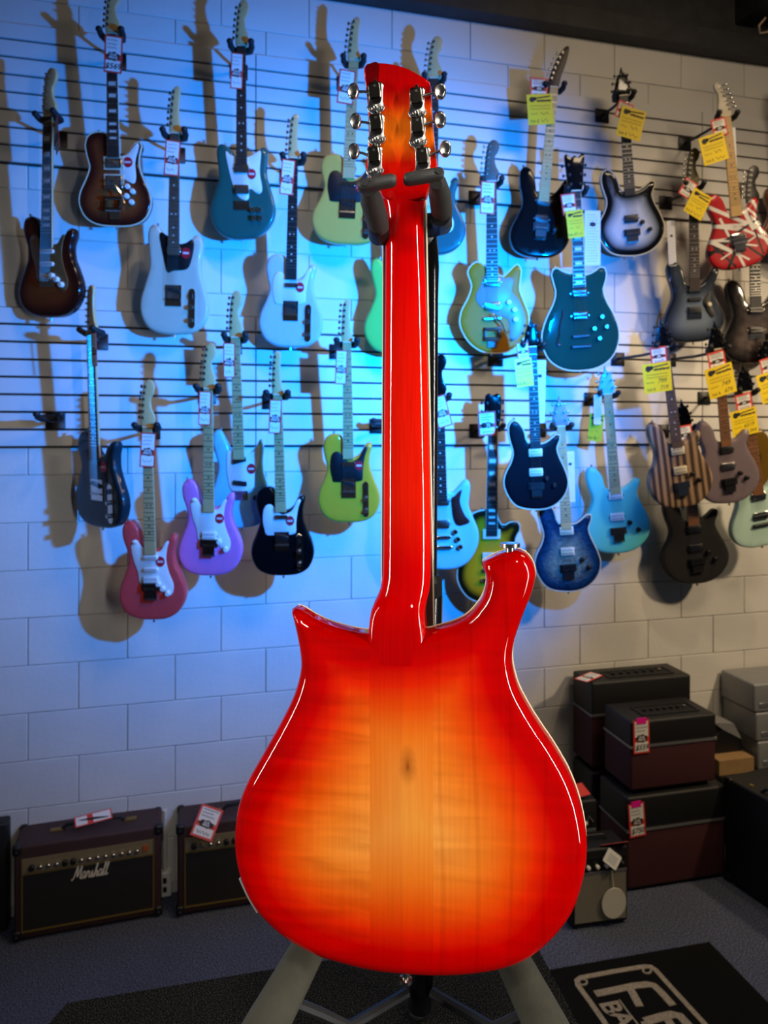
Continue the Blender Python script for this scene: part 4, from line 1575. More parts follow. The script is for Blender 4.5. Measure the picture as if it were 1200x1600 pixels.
    tag(t, lab, 'guitar', 'electric guitars hanging on the slatwall')
    Pn = mw @ Vector((0, -0.038, zn - 0.004))
    if hang:
        make_hanger(Pn, 'black wall hanger holding the %s guitar' % nick, yaw)

    def front(px, py, yl):
        inv = mw.inverted()
        c = inv @ CAM
        d = inv.to_3x3() @ ray(px, py)
        return c + d * ((yl - c.y) / d.y)
    sd = len(GUITARS) * 7 + 1
    rot3 = lambda a: Matrix.Rotation(math.radians(a), 4, 'Y')
    if tagpos:
        cx, cy, ang, tw, th = tagpos[:5]
        tz = tagpos[5] if len(tagpos) > 5 else 0
        q = front(cx, cy, -0.064)
        ppm = FPX / ((mw @ q - CAM).dot(CF))
        M4 = basis(mw @ q, xt, yt, z) @ Matrix.Rotation(math.radians(tz), 4, 'Z') @ rot3(ang)
        price_tag(M4, 'red bordered price tag on the neck of the %s guitar' % nick, price, tw / ppm, th / ppm, sd)
    if yel:
        cx, cy, ang, tw, th = yel[:5]
        q = front(cx, cy, -0.075)
        ppm = FPX / ((mw @ q - CAM).dot(CF))
        sale_tag(basis(mw @ q, xt, yt, z) @ rot3(ang), 'yellow sale tag hanging on the %s guitar' % nick, yel[5] if len(yel) > 5 else '', yel[6] if len(yel) > 6 else '', tw / ppm, th / ppm, sd)
    if slip:
        cx, cy, ang, tw, th = slip[:5]
        q = front(cx, cy, slip[5] if len(slip) > 5 else -0.035)
        ppm = FPX / ((mw @ q - CAM).dot(CF))
        paper_slip(basis(mw @ q, xt, yt, z) @ rot3(ang), 'white printed paper slip hanging on the %s guitar' % nick, tw / ppm, th / ppm, sd)
    GUITARS.append((nick, mw))
    return t


F_SUN = burst_mat('dark_sunburst', [(0, (40, 14, 10)), (0.18, (74, 26, 16)), (0.45, (128, 58, 26)), (0.9, (150, 76, 34))], scale=0.13)
F_BLACK = gloss('gloss_black', (10, 10, 12), 0.2)
F_WHITE = gloss('olympic_white', (198, 192, 168))
F_ARCTIC = gloss('arctic_white', (190, 198, 202))
F_GREEN = metal_fin('mystic_green', (24, 92, 82))
F_BLONDE = gloss('vintage_blonde', (222, 164, 72))
F_BUTTER = gloss('butterscotch', (236, 164, 40))
SCW, HBK, HBW = M_WHITEPL, M_BPICK, M_WHITEPL

# upper rows, left to right
guitar('far left sunburst', 'strat', F_SUN, (86, 497), (90, 112), 'dark red sunburst guitar with bronze pickguard at far left of upper row', wood='rose', inlay='blocks',
       guard='strat', guardm=mat('bronze_guard', (128, 96, 56), 0.4, 0.3), pk=[(.262, 'sc', SCW), (.212, 'sc', SCW), (.162, 'sc', SCW, .12)], knobs=[(.03, .165), (.055, .150), (.078, .130)],
       tagpos=(89, 212, -20, 23, 56, -55), wpx=107)
guitar('sunburst thinline', 'tele', F_SUN, (185, 356), (180, -12), 'dark sunburst single cutaway guitar with white pickguard and chrome vibrato tailpiece', wood='rose', inlay='blocks', binding=M_CREAMPL,
       guard='thin', guardm=M_WHITEPL, pk=[(.262, 'frame', M_NICKEL), (.190, 'frame', M_NICKEL)], bridge='bigsby', knobs=[(.062, .165), (.085, .145), (.058, .125), (.08, .10)],
       sticker=(.063, .268), tagpos=(177, 85, 3, 27, 56), price='$569', wpx=116)
guitar('white offset', 'offset', F_WHITE, (275, 523), (279, 140), 'white offset body guitar with small black pickguard', head='tele', wood='laurel',
       guard='offset', guardm=M_BLACK, bridge='tele', pk=[(.335, 'lip', M_NICKEL)], plate=True, sticker=(.058, .325), tagpos=(269, 247, 3, 23, 54), wpx=102)
guitar('dark green metallic', 'toro', F_GREEN, (381, 376), (380, 6), 'metallic dark green guitar with large white pickguard left of centre', wood='rose',
       guard='toro', guardm=M_WHITEPL, pk=[(.292, 'hb', M_NICKEL), (.205, 'hb', M_NICKEL)], knobs=[(.055, .12), (.09, .12), (.06, .085), (.095, .085)], knobm=M_NICKEL, sticker=(.05, .27), tagpos=(370, 111, 2, 19, 54), wpx=97)
guitar('white single cutaway', 'tele', F_ARCTIC, (455, 543), (462, 182), 'white single cutaway guitar with white pickguard below the dark green guitar', head='tele', wood='ebony',
       guard='tele', guardm=mat('white_guard', (232, 228, 226), 0.4), bridge='tele', pk=[(.262, 'lip', M_CHROME)], plate=True, sticker=(.045, .255), tagpos=(449, 277, 4, 21, 54), wpx=98)
guitar('blonde', 'tele', F_BLONDE, (541, 384), (556, 33), 'tan blonde guitar with black pickguard left of the red headstock', head='tele', wood='maple',
       guard='tele', guardm=M_BLACK, bridge='tele', pk=[(.262, 'lip', M_CHROME)], plate=True, sticker=(.055, .25), tagpos=(541, 136, 3, 26, 52), wpx=110)
guitar('half hidden teal', 'strat', metal_fin('sherwood_teal', (20, 84, 80)), (672, 400), (679, 62), 'teal green guitar mostly hidden behind the red headstock', wood='rose',
       guard='strat', guardm=M_WHITEPL, knobs=[(.05, .15)], pk=[(.22, 'sc', SCW)])
guitar('half hidden lime', 'mustang', gloss('surf_lime', (120, 205, 90)), (622, 553), (632, 198), 'lime green guitar mostly hidden behind the red neck', wood='rose', guard='mustang', guardm=M_WHITEPL)
guitar('gold hooked horn', 'rev', gloss('olive_gold', (176, 116, 22), 0.4), (767, 552), (765, 222), 'olive gold guitar with grey pickguard and hooked horn right of the red neck', wood='ebony', head='fender',
       headm=mat('grey_brown_head', (84, 80, 70), 0.5), guard='rev', guardm=mat('grey_guard', (116, 128, 128), 0.4), pk=[(.33, 'hb', M_NICKEL), (.22, 'hb', M_NICKEL)], bridge='bigsby',
       knobs=[(.075, .235), (.100, .200), (.105, .155)], binding=M_CREAMPL, tagpos=(762, 309, 3, 24, 50), wpx=109)
guitar('black pointed head', 'super', F_BLACK, (838, 404), (868, 76), 'black guitar with dark pointed headstock on the upper row', head='banana', headm=M_ROSE, wood='maple', pk=[(.265, 'hb', HBK), (.18, 'hb', HBK)],
       bridge='floyd', knobs=[(.07, .13)], knobm=M_BLACK, tagpos=(842, 137, -4, 29, 30), yel=(844, 171, -10, 42, 46), off=0.06, wpx=96)
guitar('dark green semi hollow', 'semi', mat('finish_deep_green', (12, 60, 50), 0.7, coat=0.15, spec=0.05), (905, 579), (893, 243), 'large dark green guitar with sound hole and black pickups', head='crown', headm=F_BLACK, wood='ebony', inlay='blocks', binding=M_CREAMPL,
       pk=[(.345, 'hb', HBK), (.245, 'hb', HBK)], bridge='tom', extra='black', knobs=[(.10, .235), (.062, .185), (.12, .19), (.085, .14)], knobm=M_NICKEL,
       tagpos=(889, 319, -6, 24, 32), yel=(899, 350, -4, 28, 42), slip=(926, 372, 2, 26, 84), off=0.14, lean=0.08, wpx=123)
guitar('silver burst', 'wolf', burst_mat('silver_burst', [(0, (8, 8, 10)), (0.3, (12, 12, 14)), (0.62, (150, 160, 168)), (1.0, (205, 210, 214))], scale=0.085), (985, 401), (966, 108),
       'black guitar with bright silver burst centre and black headstock', head='wolf', headm=F_BLACK, wood='ebony', pk=[(.165, 'hb', HBK)], bridge='floyd', knobs=[(.055, .165), (.092, .125)], knobm=M_BLACK,
       tagpos=(975, 173, 24, 26, 26), yel=(986, 193, 18, 42, 46), binding=M_CREAMPL, wpx=108)
guitar('red striped', 'strat', stripe_paint('striped_lacquer'), (1152, 420), (1122, 130), 'red guitar with white and black tape stripes at the upper right', wood='maple', pk=[(.165, 'hb', M_CHROME)], bridge='floyd', extra='chrome', head='reverse',
       headm=mat('pale_maple', (196, 186, 165), 0.4), tagpos=(1124, 199, -6, 26, 27), yel=(1115, 232, -8, 44, 43), slip=(1145, 240, 4, 12, 78), off=0.17, lean=0.10, wpx=105)
guitar('grey burst', 'super', burst_mat('grey_burst', [(0, (14, 16, 22)), (0.4, (60, 70, 86)), (1.0, (112, 126, 146))], scale=0.09), (1080, 535), (1076, 234), 'slate grey burst guitar with small black corner pickguard', head='fender',
       headm=mat('olive_head', (84, 74, 44), 0.5), wood='rose', pk=[(.265, 'sc', HBK), (.22, 'sc', HBK), (.165, 'hb', HBK)], bridge='hard', guard='corner', guardm=M_BLACK, knobs=[(.075, .19)], knobm=M_CREAMPL,
       tagpos=(1075, 295, 32, 23, 28), yel=(1090, 319, 30, 34, 40), slip=(1050, 392, -2, 13, 92), off=0.08, wpx=97)
guitar('dark burl', 'super', burst_mat('burl_burst', [(0, (14, 12, 13)), (0.4, (44, 38, 38)), (1.0, (96, 84, 80))], scale=0.09, figure='burl'), (1176, 568), (1168, 262), 'dark brown burl topped guitar below the striped one', head='fender',
       headm=M_EBONY, wood='ebony', pk=[(.265, 'hb', HBK), (.165, 'hb', HBK)], bridge='hard', knobs=[(.06, .14)], knobm=M_BLACK, off=0.02, lean=0.03, hang=False)
guitar('brown edge', 'tele', gloss('walnut_brown', (96, 50, 24)), (1232, 402), (1222, 118), 'brown guitar body cut off at the right edge beside the striped one', wood='rose', tuners=False, bridge='tele', off=0.05, lean=0.05, hang=False)

# lower rows
guitar('dark slate turned', 'tele', gloss('slate_green', (22, 44, 52), 0.4), (168, 822), (156, 446), 'dark slate guitar turned sideways showing its green edge', head='tele', wood='ebony', guard='tele', guardm=mat('black_guard', (30, 32, 40), 0.35),
       bridge='tele', pk=[(.262, 'lip', M_BPICK)], plate=True, sticker=(.05, .25), tagpos=(147, 546, 0, 14, 52, -30), off=0.10, lean=0.06, yaw=math.radians(-50))
guitar('salmon red', 'strat', gloss('salmon_red', (224, 74, 72)), (243, 964), (234, 592), 'salmon red guitar with white pickguard hanging lowest on the left', head='fender', wood='maple', guard='strat', guardm=M_WHITEPL,
       pk=[(.262, 'sc', SCW), (.212, 'sc', SCW), (.165, 'hb', HBW)], bridge='floyd', extra='chrome', knobs=[(.035, .155), (.055, .135), (.078, .115)], sticker=(.045, .245), tagpos=(231, 703, 4, 23, 54), off=0.12, wpx=107)
guitar('pink', 'strat', gloss('bubble_pink', (222, 120, 186)), (331, 896), (329, 535), 'pink guitar with white pickguard and one humbucker', head='fender', wood='maple', guard='strat', guardm=M_WHITEPL,
       pk=[(.172, 'hb', HBW)], bridge='floyd', extra='chrome', knobs=[(.05, .15), (.082, .118)], sticker=(.052, .248), tagpos=(320, 638, 2, 19, 53), off=0.14, wpx=94)
guitar('daphne blue', 'mustang', gloss('sonic_blue', (120, 196, 214)), (380, 822), (369, 455), 'pale blue short scale guitar behind the pink one', head='fender', wood='maple', guard='mustang', guardm=M_WHITEPL,
       pk=[(.285, 'lip', HBK, -.2), (.19, 'lip', HBK, .1)], bridge='hard', plate=False, knobs=[(.075, .13)], knobm=M_BLACK, sticker=(.058, .25), tagpos=(358, 563, 2, 18, 54), off=0.05, wpx=80)
guitar('black single cutaway', 'tele', F_BLACK, (444, 896), (434, 548), 'black single cutaway guitar with white pickguard low left of centre', head='tele', wood='maple', guard='tele', guardm=mat('white_guard', (232, 228, 226), 0.4),
       bridge='tele', pk=[(.262, 'lip', M_CHROME)], plate=True, sticker=(.045, .245), tagpos=(430, 651, 4, 19, 53), off=0.15, wpx=94)
guitar('butterscotch', 'tele', F_BUTTER, (546, 814), (542, 468), 'butterscotch yellow guitar with black pickguard left of the red neck', head='tele', wood='maple', guard='tele', guardm=M_BLACK,
       bridge='tele', pk=[(.262, 'lip', M_CHROME)], plate=True, sticker=(.055, .255), tagpos=(533, 574, 3, 18, 53), off=0.08, wpx=97)
guitar('aqua hooked horn', 'rev', gloss('aqua_blue', (130, 205, 214)), (690, 887), (684, 553), 'aqua guitar with dark guard half hidden right of the red neck', head='fender', headm=F_BLACK, wood='ebony', pk=[(.32, 'hb', M_NICKEL), (.215, 'hb', M_NICKEL)],
       bridge='tom', guard='revb', guardm=mat('tortoise', (60, 22, 16), 0.35, noise=0.5, nscale=40), knobs=[(.062, .18), (.073, .145), (.083, .11)], knobm=M_CHROME, tagpos=(690, 643, -14, 24, 50), off=0.08)
guitar('gold sunburst', 'lp', burst_mat('gold_burst', [(0, (20, 14, 8)), (0.28, (40, 28, 8)), (0.6, (206, 132, 16)), (1.0, (226, 148, 22))], scale=0.08), (764, 938), (768, 613), 'gold sunburst single cutaway guitar partly behind the red horn', head='lp', headm=F_BLACK,
       neckm=M_ROSE, wood='ebony', inlay='blocks', pk=[(.315, 'p90', M_CREAMPL), (.21, 'p90', M_CREAMPL)], bridge='tom', knobs=[(.08, .09), (.1, .14)], binding=M_CREAMPL, tagpos=(761, 662, -4, 29, 38), off=0.05, wpx=104)
guitar('black arched', 'wolf', gloss('satin_black', (9, 11, 18), 0.4, 0.2), (836, 794), (827, 495), 'black guitar with two cream pickups above the blue quilted one', head='wolf', headm=F_BLACK, wood='ebony', pk=[(.262, 'hb', M_CREAMPL), (.165, 'hb', M_CREAMPL)], bridge='floyd',
       knobs=[(.055, .155), (.095, .12)], knobm=M_BLACK, tagpos=(817, 548, -5, 20, 26), yel=(819, 582, -4, 28, 44), slip=(843, 612, 3, 19, 98), off=0.28, lean=0.08, binding=M_CREAMPL, wpx=103)
guitar('blue quilted', 'wolf', burst_mat('blue_quilt', [(0, (10, 26, 60)), (0.35, (22, 70, 104)), (1.0, (128, 150, 138))], scale=0.1, figure='quilt'), (886, 921), (870, 618), 'blue quilted top guitar below the black one', head='wolf', headm=mat('pale_blue_head', (120, 126, 118), 0.5),
       wood='maple', pk=[(.275, 'hb', M_CREAMPL), (.175, 'hb', M_CREAMPL)], bridge='floyd', knobs=[(.075, .155), (.108, .115)], knobm=M_BLACK, off=0.12, lean=0.05, slip=(891, 745, 2, 15, 80), binding=M_CREAMPL, wpx=106)
guitar('mint', 'wolf', gloss('mint_surf', (96, 206, 196)), (964, 862), (941, 570), 'mint green guitar with matching headstock', head='wolf', headm=gloss('mint_surf', (96, 206, 196)), wood='maple', pk=[(.272, 'hb', HBW), (.165, 'hb', HBW)], bridge='floyd', extra='chrome',
       knobs=[(.062, .155), (.105, .115)], knobm=M_BLACK, off=0.035, lean=0.06, wpx=108)
guitar('zebra wood', 'wolf', wood_stripe('zebra_wood'), (1064, 791), (1026, 496), 'brown zebra wood guitar with striped grain', head='wolf', headm=F_BLACK, wood='laurel', neckm=M_ROAST, pk=[(.268, 'hb', M_CREAMPL), (.17, 'hb', M_CREAMPL)], bridge='floyd', extra='chrome',
       knobs=[(.062, .165), (.095, .13)], knobm=M_BLACK, tagpos=(1029, 555, 2, 28, 26), yel=(1027, 590, 3, 48, 46, '799', '719'), off=0.26, lean=0.08, wpx=105)
guitar('mauve grey', 'wolf', gloss('mauve_grey', (120, 106, 112), 0.4, 0.4), (1136, 784), (1110, 500), 'mauve grey guitar with dark pickups right of the zebra wood one', head='wolf', headm=F_BLACK, wood='roast', neckm=M_ROAST, pk=[(.262, 'hb', HBK), (.175, 'hb', M_NICKEL)], bridge='floyd',
       knobs=[(.062, .155), (.095, .125)], knobm=M_BLACK, tagpos=(1120, 563, -5, 30, 28), yel=(1126, 595, -7, 48, 48, '749', '674'), off=0.22, lean=0.10, wpx=104)
guitar('charcoal', 'wolf', gloss('charcoal', (46, 44, 44), 0.45, 0.3), (1086, 909), (1059, 622), 'charcoal grey guitar hanging below the zebra wood one', head='wolf', headm=F_BLACK, wood='roast', neckm=M_ROAST, pk=[(.262, 'hb', HBK), (.165, 'hb', HBK)], bridge='floyd',
       knobs=[(.062, .16), (.095, .12)], knobm=M_BLACK, off=0.06, lean=0.06, wpx=110)
guitar('pale mint edge', 'strat', gloss('pale_mint', (190, 222, 206)), (1187, 850), (1153, 566), 'pale mint guitar cut off at the right edge', head='wolf', headm=F_BLACK, wood='roast', neckm=M_ROAST, pk=[(.265, 'hb', M_CHROME), (.165, 'hb', M_CHROME)], bridge='tom', extra='black',
       tagpos=(1162, 628, -2, 28, 26), yel=(1163, 660, -1, 46, 42, '6519', '2,344'), off=0.16, lean=0.10, wpx=103)
guitar('olive edge', 'wolf', gloss('olive_brown', (104, 78, 22)), (1226, 790), (1192, 520), 'olive brown guitar at the right edge behind the pale mint one', head='wolf', headm=F_BLACK, wood='ebony', pk=[(.17, 'hb', HBK)], bridge='floyd', off=0.04, lean=0.05,
       tagpos=(1200, 572, -6, 26, 26), yel=(1206, 603, -8, 46, 46), hang=False)

# loose tags that are not on a neck
q = wp(1070, 678, 0.36)
price_tag(basis(q, Vector((1, 0, 0)), Vector((0, 1, 0)), Vector((0, 0, 1))) @ Matrix.Rotation(math.radians(-10), 4, 'Y'), 'small red bordered tag under the charcoal guitar headstock', seed=91, w=0.085, h=0.085)
q = wp(931, 668, 0.17)
sale_tag(basis(q, Vector((.8, -.6, 0)), Vector((.6, .8, 0)), Vector((0, 0, 1))) @ Matrix.Rotation(math.radians(6), 4, 'Y'), 'yellow sale tag turned sideways beside the mint guitar neck', w=0.07, h=0.14, seed=5)
q = wp(934, 640, 0.185)
paper_slip(basis(q, Vector((1, 0, 0)), Vector((0, 1, 0)), Vector((0, 0, 1))), 'small blank white slip beside the mint guitar neck', 0.045, 0.15, 6, badge=False)

# empty hangers
for (px, py, off, lab) in ((78, 652, 0.16, 'empty black wall hanger left of the dark slate guitar'), (596, 661, 0.10, 'empty black wall hanger tip beside the red neck')):
    make_hanger(wp(px, py, off), lab)

# ------------------------------------------------------------------ the red guitar on the stand
PSI = math.radians(10.0)             # its right side turned towards the camera
GU = CR * math.cos(PSI) - CF * math.sin(PSI)
GN = CR * math.sin(PSI) + CF * math.cos(PSI)
G0 = dp(632, 1523, 0.785)
MG = basis(G0, GU, GN, Vector((0, 0, 1)))


def mg(px, py, n=0.0):
    d = ray(px, py)
    s = (n - (CAM - G0).dot(GN)) / d.dot(GN)
    P = CAM + d * s - G0
    return (P.dot(GU), P.z)


def fire_mat():
    m = bpy.data.materials.new('fire_burst')
    m.use_nodes = True
    g = N(m)
    a = g.new('ShaderNodeAttribute', attribute_name='edge')
    tc = g.new('ShaderNodeTexCoord')
    sp = g.new('ShaderNodeSeparateXYZ')
    g.link(tc.outputs['Object'], sp.inputs[0])
    X, Z = sp.outputs['X'], sp.outputs['Z']
    nz = g.new('ShaderNodeTexNoise')
    nz.inputs['Scale'].default_value = 9
    g.link(tc.outputs['Object'], nz.inputs['Vector'])
    e = g.math('ADD', a.outputs['Fac'], g.math('MULTIPLY', g.math('SUBTRACT', nz.outputs['Fac'], 0.5), 0.016))
    f = g.math('DIVIDE', e, 0.18, clamp=True)
    c = g.ramp(f, [(0.0, lin((172, 0, 0))), (0.17, lin((210, 2, 0))), (0.28, lin((236, 40, 3))), (0.42, lin((243, 88, 12))), (0.60, lin((250, 134, 38))), (0.9, lin((254, 172, 76)))])
    # curl figure of the two wings
    mp = g.new('ShaderNodeMapping')
    mp.inputs['Scale'].default_value = (1.7, 1, 13)
    mp.inputs['Rotation'].default_value = (0, math.radians(7), 0)
    g.link(tc.outputs['Object'], mp.inputs[0])
    fl_ = g.new('ShaderNodeTexNoise')
    fl_.inputs['Scale'].default_value = 5.5
    fl_.inputs['Detail'].default_value = 1.5
    fl_.inputs['Distortion'].default_value = 0.6
    g.link(mp.outputs[0], fl_.inputs['Vector'])
    fig = g.ramp(fl_.outputs['Fac'], [(0.30, (0.78, 0.70, 0.62, 1)), (0.62, (1, 1, 1, 1))])
    wing = g.math('MAXIMUM', g.math('LESS_THAN', X, XS[0]), g.math('MULTIPLY', g.math('GREATER_THAN', X, XS[2]), 0.55))
    c = g.mix(wing, c, g.mix(1.0, c, fig, 'MULTIPLY'))
    # straight grain of the centre pieces and vertical grain lines on the right
    mp2 = g.new('ShaderNodeMapping')
    mp2.inputs['Scale'].default_value = (60, 1, 1.4)
    g.link(tc.outputs['Object'], mp2.inputs[0])
    gr = g.new('ShaderNodeTexNoise')
    gr.inputs['Scale'].default_value = 6
    gr.inputs['Detail'].default_value = 4
    g.link(mp2.outputs[0], gr.inputs['Vector'])
    grc = g.ramp(gr.outputs['Fac'], [(0.35, (0.84, 0.80, 0.76, 1)), (0.6, (1, 1, 1, 1))])
    c = g.mix(0.45, c, g.mix(1.0, c, grc, 'MULTIPLY'))
    wv = g.new('ShaderNodeTexWave')
    wv.bands_direction = 'X'
    wv.inputs['Scale'].default_value = 9
    wv.inputs['Distortion'].default_value = 9
    wv.inputs['Detail'].default_value = 2
    wv.inputs['Detail Scale'].default_value = 0.35
    mp3 = g.new('ShaderNodeMapping')
    mp3.inputs['Scale'].default_value = (1, 1, 0.35)
    g.link(tc.outputs['Object'], mp3.inputs[0])
    g.link(mp3.outputs[0], wv.inputs[0])
    ln = g.ramp(wv.outputs['Fac'], [(0.0, (0.66, 0.55, 0.5, 1)), (0.07, (1, 1, 1, 1))])
    rw = g.math('MULTIPLY', g.math('GREATER_THAN', X, XS[2]), 0.32)
    c = g.mix(rw, c, g.mix(1.0, c, ln, 'MULTIPLY'))
    # the two laminated centre strips
    s1 = g.math('MULTIPLY', g.math('GREATER_THAN', X, XS[0]), g.math('LESS_THAN', X, XS[1]))
    s2 = g.math('MULTIPLY', g.math('GREATER_THAN', X, XS[1]), g.math('LESS_THAN', X, XS[2]))
    c = g.mix(s1, c, g.mix(1.0, c, (0.86, 0.74, 0.62, 1), 'MULTIPLY'))
    c = g.mix(s2, c, g.mix(1.0, c, (0.92, 0.80, 0.62, 1), 'MULTIPLY'))
    # knot
    kx, kz = KNOT
    dx = g.math('MULTIPLY', g.math('SUBTRACT', X, kx), 1.0)
    dz = g.math('MULTIPLY', g.math('SUBTRACT', Z, kz), 0.45)
    dd = g.math('SQRT', g.math('ADD', g.math('MULTIPLY', dx, dx), g.math('MULTIPLY', dz, dz)))
    dd = g.math('ADD', dd, g.math('MULTIPLY', g.math('SUBTRACT', fl_.outputs['Fac'], 0.5), 0.004))
    kn = g.ramp(g.math('DIVIDE', dd, 0.011, clamp=True), [(0.0, (1, 1, 1, 1)), (0.25, (0.55, 0.55, 0.55, 1)), (1.0, (0, 0, 0, 1))])
    c = g.mix(kn, c, lin((140, 66, 14)))
    g.link(c, g.b.inputs['Base Color'])
    g.b.inputs['Roughness'].default_value = 0.5
    g.b.inputs['Specular IOR Level'].default_value = 0.0
    g.b.inputs['Coat Weight'].default_value = 1.0
    g.b.inputs['Coat Roughness'].default_value = 0.03
    return m


XS = (mg(578, 1250)[0], mg(629, 1250)[0], mg(677, 1250)[0])
KNOT = mg(637, 1196)
M_FIRE = fire_mat()


def lacquer(name, stops, axis='Z', lo=0.0, hi=1.0):
    m = bpy.data.materials.new(name)
    m.use_nodes = True
    g = N(m)
    tc = g.new('ShaderNodeTexCoord')
    sp = g.new('ShaderNodeSeparateXYZ')
    g.link(tc.outputs['Object'], sp.inputs[0])
    f = g.math('DIVIDE', g.math('SUBTRACT', sp.outputs[axis], lo), hi - lo, clamp=True)
    c = g.ramp(f, [(p, lin(col)) for p, col in stops])
    mp2 = g.new('ShaderNodeMapping')
    mp2.inputs['Scale'].default_value = (60, 1, 2)
    g.link(tc.outputs['Object'], mp2.inputs[0])
    gr = g.new('ShaderNodeTexNoise')
    gr.inputs['Scale'].default_value = 6
    g.link(mp2.outputs[0], gr.inputs['Vector'])
    grc = g.ramp(gr.outputs['Fac'], [(0.35, (0.88, 0.8, 0.8, 1)), (0.6, (1, 1, 1, 1))])
    c = g.mix(1.0, c, grc, 'MULTIPLY')
    g.link(c, g.b.inputs['Base Color'])
    g.b.inputs['Roughness'].default_value = 0.5
    g.b.inputs['Specular IOR Level'].default_value = 0.0
    g.b.inputs['Coat Weight'].default_value = 1.0
    g.b.inputs['Coat Roughness'].default_value = 0.03
    return m


zA, zB = mg(630, 985, 0.02)[1], mg(630, 290, 0.02)[1]
M_NECKRED = lacquer('red_neck_lacquer', [(0.0, (186, 0, 0)), (0.14, (200, 0, 0)), (0.3, (226, 26, 4)), (0.6, (226, 18, 2)), (0.8, (212, 0, 0)), (1.0, (190, 0, 0))], 'Z', zA, zB)
zC, zD = mg(630, 290, 0.02)[1], mg(630, 97, 0.0)[1]
M_HEADRED = lacquer('headstock_burst', [(0.0, (196, 0, 0)), (0.17, (220, 20, 0)), (0.33, (240, 104, 12)), (0.5, (238, 112, 14)), (0.66, (224, 40, 2)), (0.78, (196, 0, 0)), (1.0, (170, 0, 0))], 'Z', zC, zD)

RG = empty('electric_guitar', MG)
tag(RG, 'glossy red to amber burst guitar seen from the back on the stand', 'guitar')
TH = 0.033
OUT = [(455, 953), (462, 951), (474, 957), (490, 967), (513, 977), (540, 985), (560, 989), (580, 991), (610, 992), (640, 991), (669, 987), (680, 984), (710, 975), (732, 962), (750, 940), (757, 924), (759.5, 907), (757.5, 895), (753.5, 886), (752.5, 881),
       (757, 877), (769, 871), (785, 864), (805, 860.5), (820, 865), (831, 877), (836.5, 892), (836.5, 905), (831, 927), (822, 950), (810, 982), (802.5, 1007), (800, 1030), (803, 1052), (811, 1079), (827, 1110), (845, 1139), (866, 1170),
       (889, 1210), (905, 1250), (914.5, 1290), (918, 1330), (912, 1375), (895, 1425), (865, 1465), (830, 1495), (790, 1512), (740, 1521), (690, 1524), (640, 1522), (590, 1517), (540, 1506), (490, 1490), (440, 1460), (400, 1420),
       (377, 1375), (367.5, 1335), (366.5, 1300), (372, 1260), (387, 1220), (415, 1170), (440, 1125), (459, 1085), (468.5, 1050), (469, 1025), (463, 990), (456, 960)]
poly = smooth_outline([mg(x, y, 0.012) for x, y in OUT], 420)
body = slab(poly, 0.0, TH, 0.017, 0.0, grid=0.009, steps=8).build('body', M_FIRE, RG, smooth=50)
P3 = [(p[0], TH - 0.002, p[1]) for p in poly[::2]]
P3.append(P3[0])
MB().tube(P3, 0.0010, 6, cap=False).build('binding', M_CREAMPL, body)

# neck with its rounded back and flared heel
secs = []
for (py, xl, xr, nb, sq) in ((1046, 583, 668, 0.0022, .30), (1034, 582, 668.5, 0.0004, .30), (1024, 581, 669, -0.0001, .30), (1008, 581, 669, -0.0002, .30), (991, 581, 669, -0.0001, .30), (975, 581, 668, 0.0003, .30), (960, 582, 666, 0.0012, .34), (948, 583.5, 665.5, 0.0028, .42), (938, 586.5, 667, 0.006, .55), (929, 590.5, 669, 0.0095, .7),
                         (918, 594.5, 671.5, 0.0125, .85), (900, 597, 673, 0.0145, 1), (860, 598, 673, 0.0155, 1), (780, 598.5, 672, 0.016, 1), (680, 599, 670, 0.0162, 1), (560, 600, 667.5, 0.0166, 1), (450, 601, 665, 0.017, 1),
                         (390, 601.5, 662.5, 0.017, 1), (355, 601, 661.5, 0.0165, 1), (330, 599.5, 662.5, 0.0155, .9), (312, 597, 664.5, 0.0140, .75), (298, 594, 668, 0.0125, .55), (286, 589, 672, 0.0115, .4), (276, 584, 677, 0.0108, .3)):
    ns = 0.0335
    ul, v = mg(xl, py, ns - 0.004)
    ur, _ = mg(xr, py, ns - 0.004)
    c, hw = (ul + ur) / 2, (ur - ul) / 2
    ring = []
    for i in range(29):
        a = PI * i / 28
        ca, sa = math.cos(a), math.sin(a)
        ex = sq
        ring.append((c + hw * math.copysign(abs(ca) ** ex, ca), ns - (ns - nb) * abs(sa) ** ex, v))
    secs.append(ring[::-1])
nk = MB().loft(secs).build('neck', M_NECKRED, RG, smooth=70)
# fretboard on the far side, with cream binding
fbm = MB()
pts = [mg(597, 990, .036), mg(677.5, 990, .036), mg(664.5, 292, .036), mg(600, 292, .036)]
fbm.prism([tuple(p) for p in pts], 0.0335, 0.0385)
fbo = fbm.build('fretboard', M_ROSE, RG, smooth=0)
bd = MB()
a, b_ = mg(677.5, 990, .036), mg(664.5, 292, .036)
bd.tube([(a[0] - .0008, .0358, a[1]), (b_[0] - .0008, .0358, b_[1])], 0.0023, 8)
a, b_ = mg(597, 990, .036), mg(600, 292, .036)
bd.tube([(a[0], .0358, a[1]), (b_[0], .0358, b_[1])], 0.0016, 6)
bd.build('neck_binding', M_CREAMPL, fbo)
for i in range(6):
    q0, q1 = mg(616 + 8.2 * i, 1330, .05), mg(614 + 7 * i, 285, .042)
    MB().tube([(q0[0], .046, q0[1]), (q1[0], .0415, q1[1])], 0.0005, 4).build('string', M_STRING, RG)

# headstock
TILT = 0.10
zN = mg(632, 288, 0.012)[1]


def nh(z):
    return 0.0115 - max(0.0, z - zN) * TILT


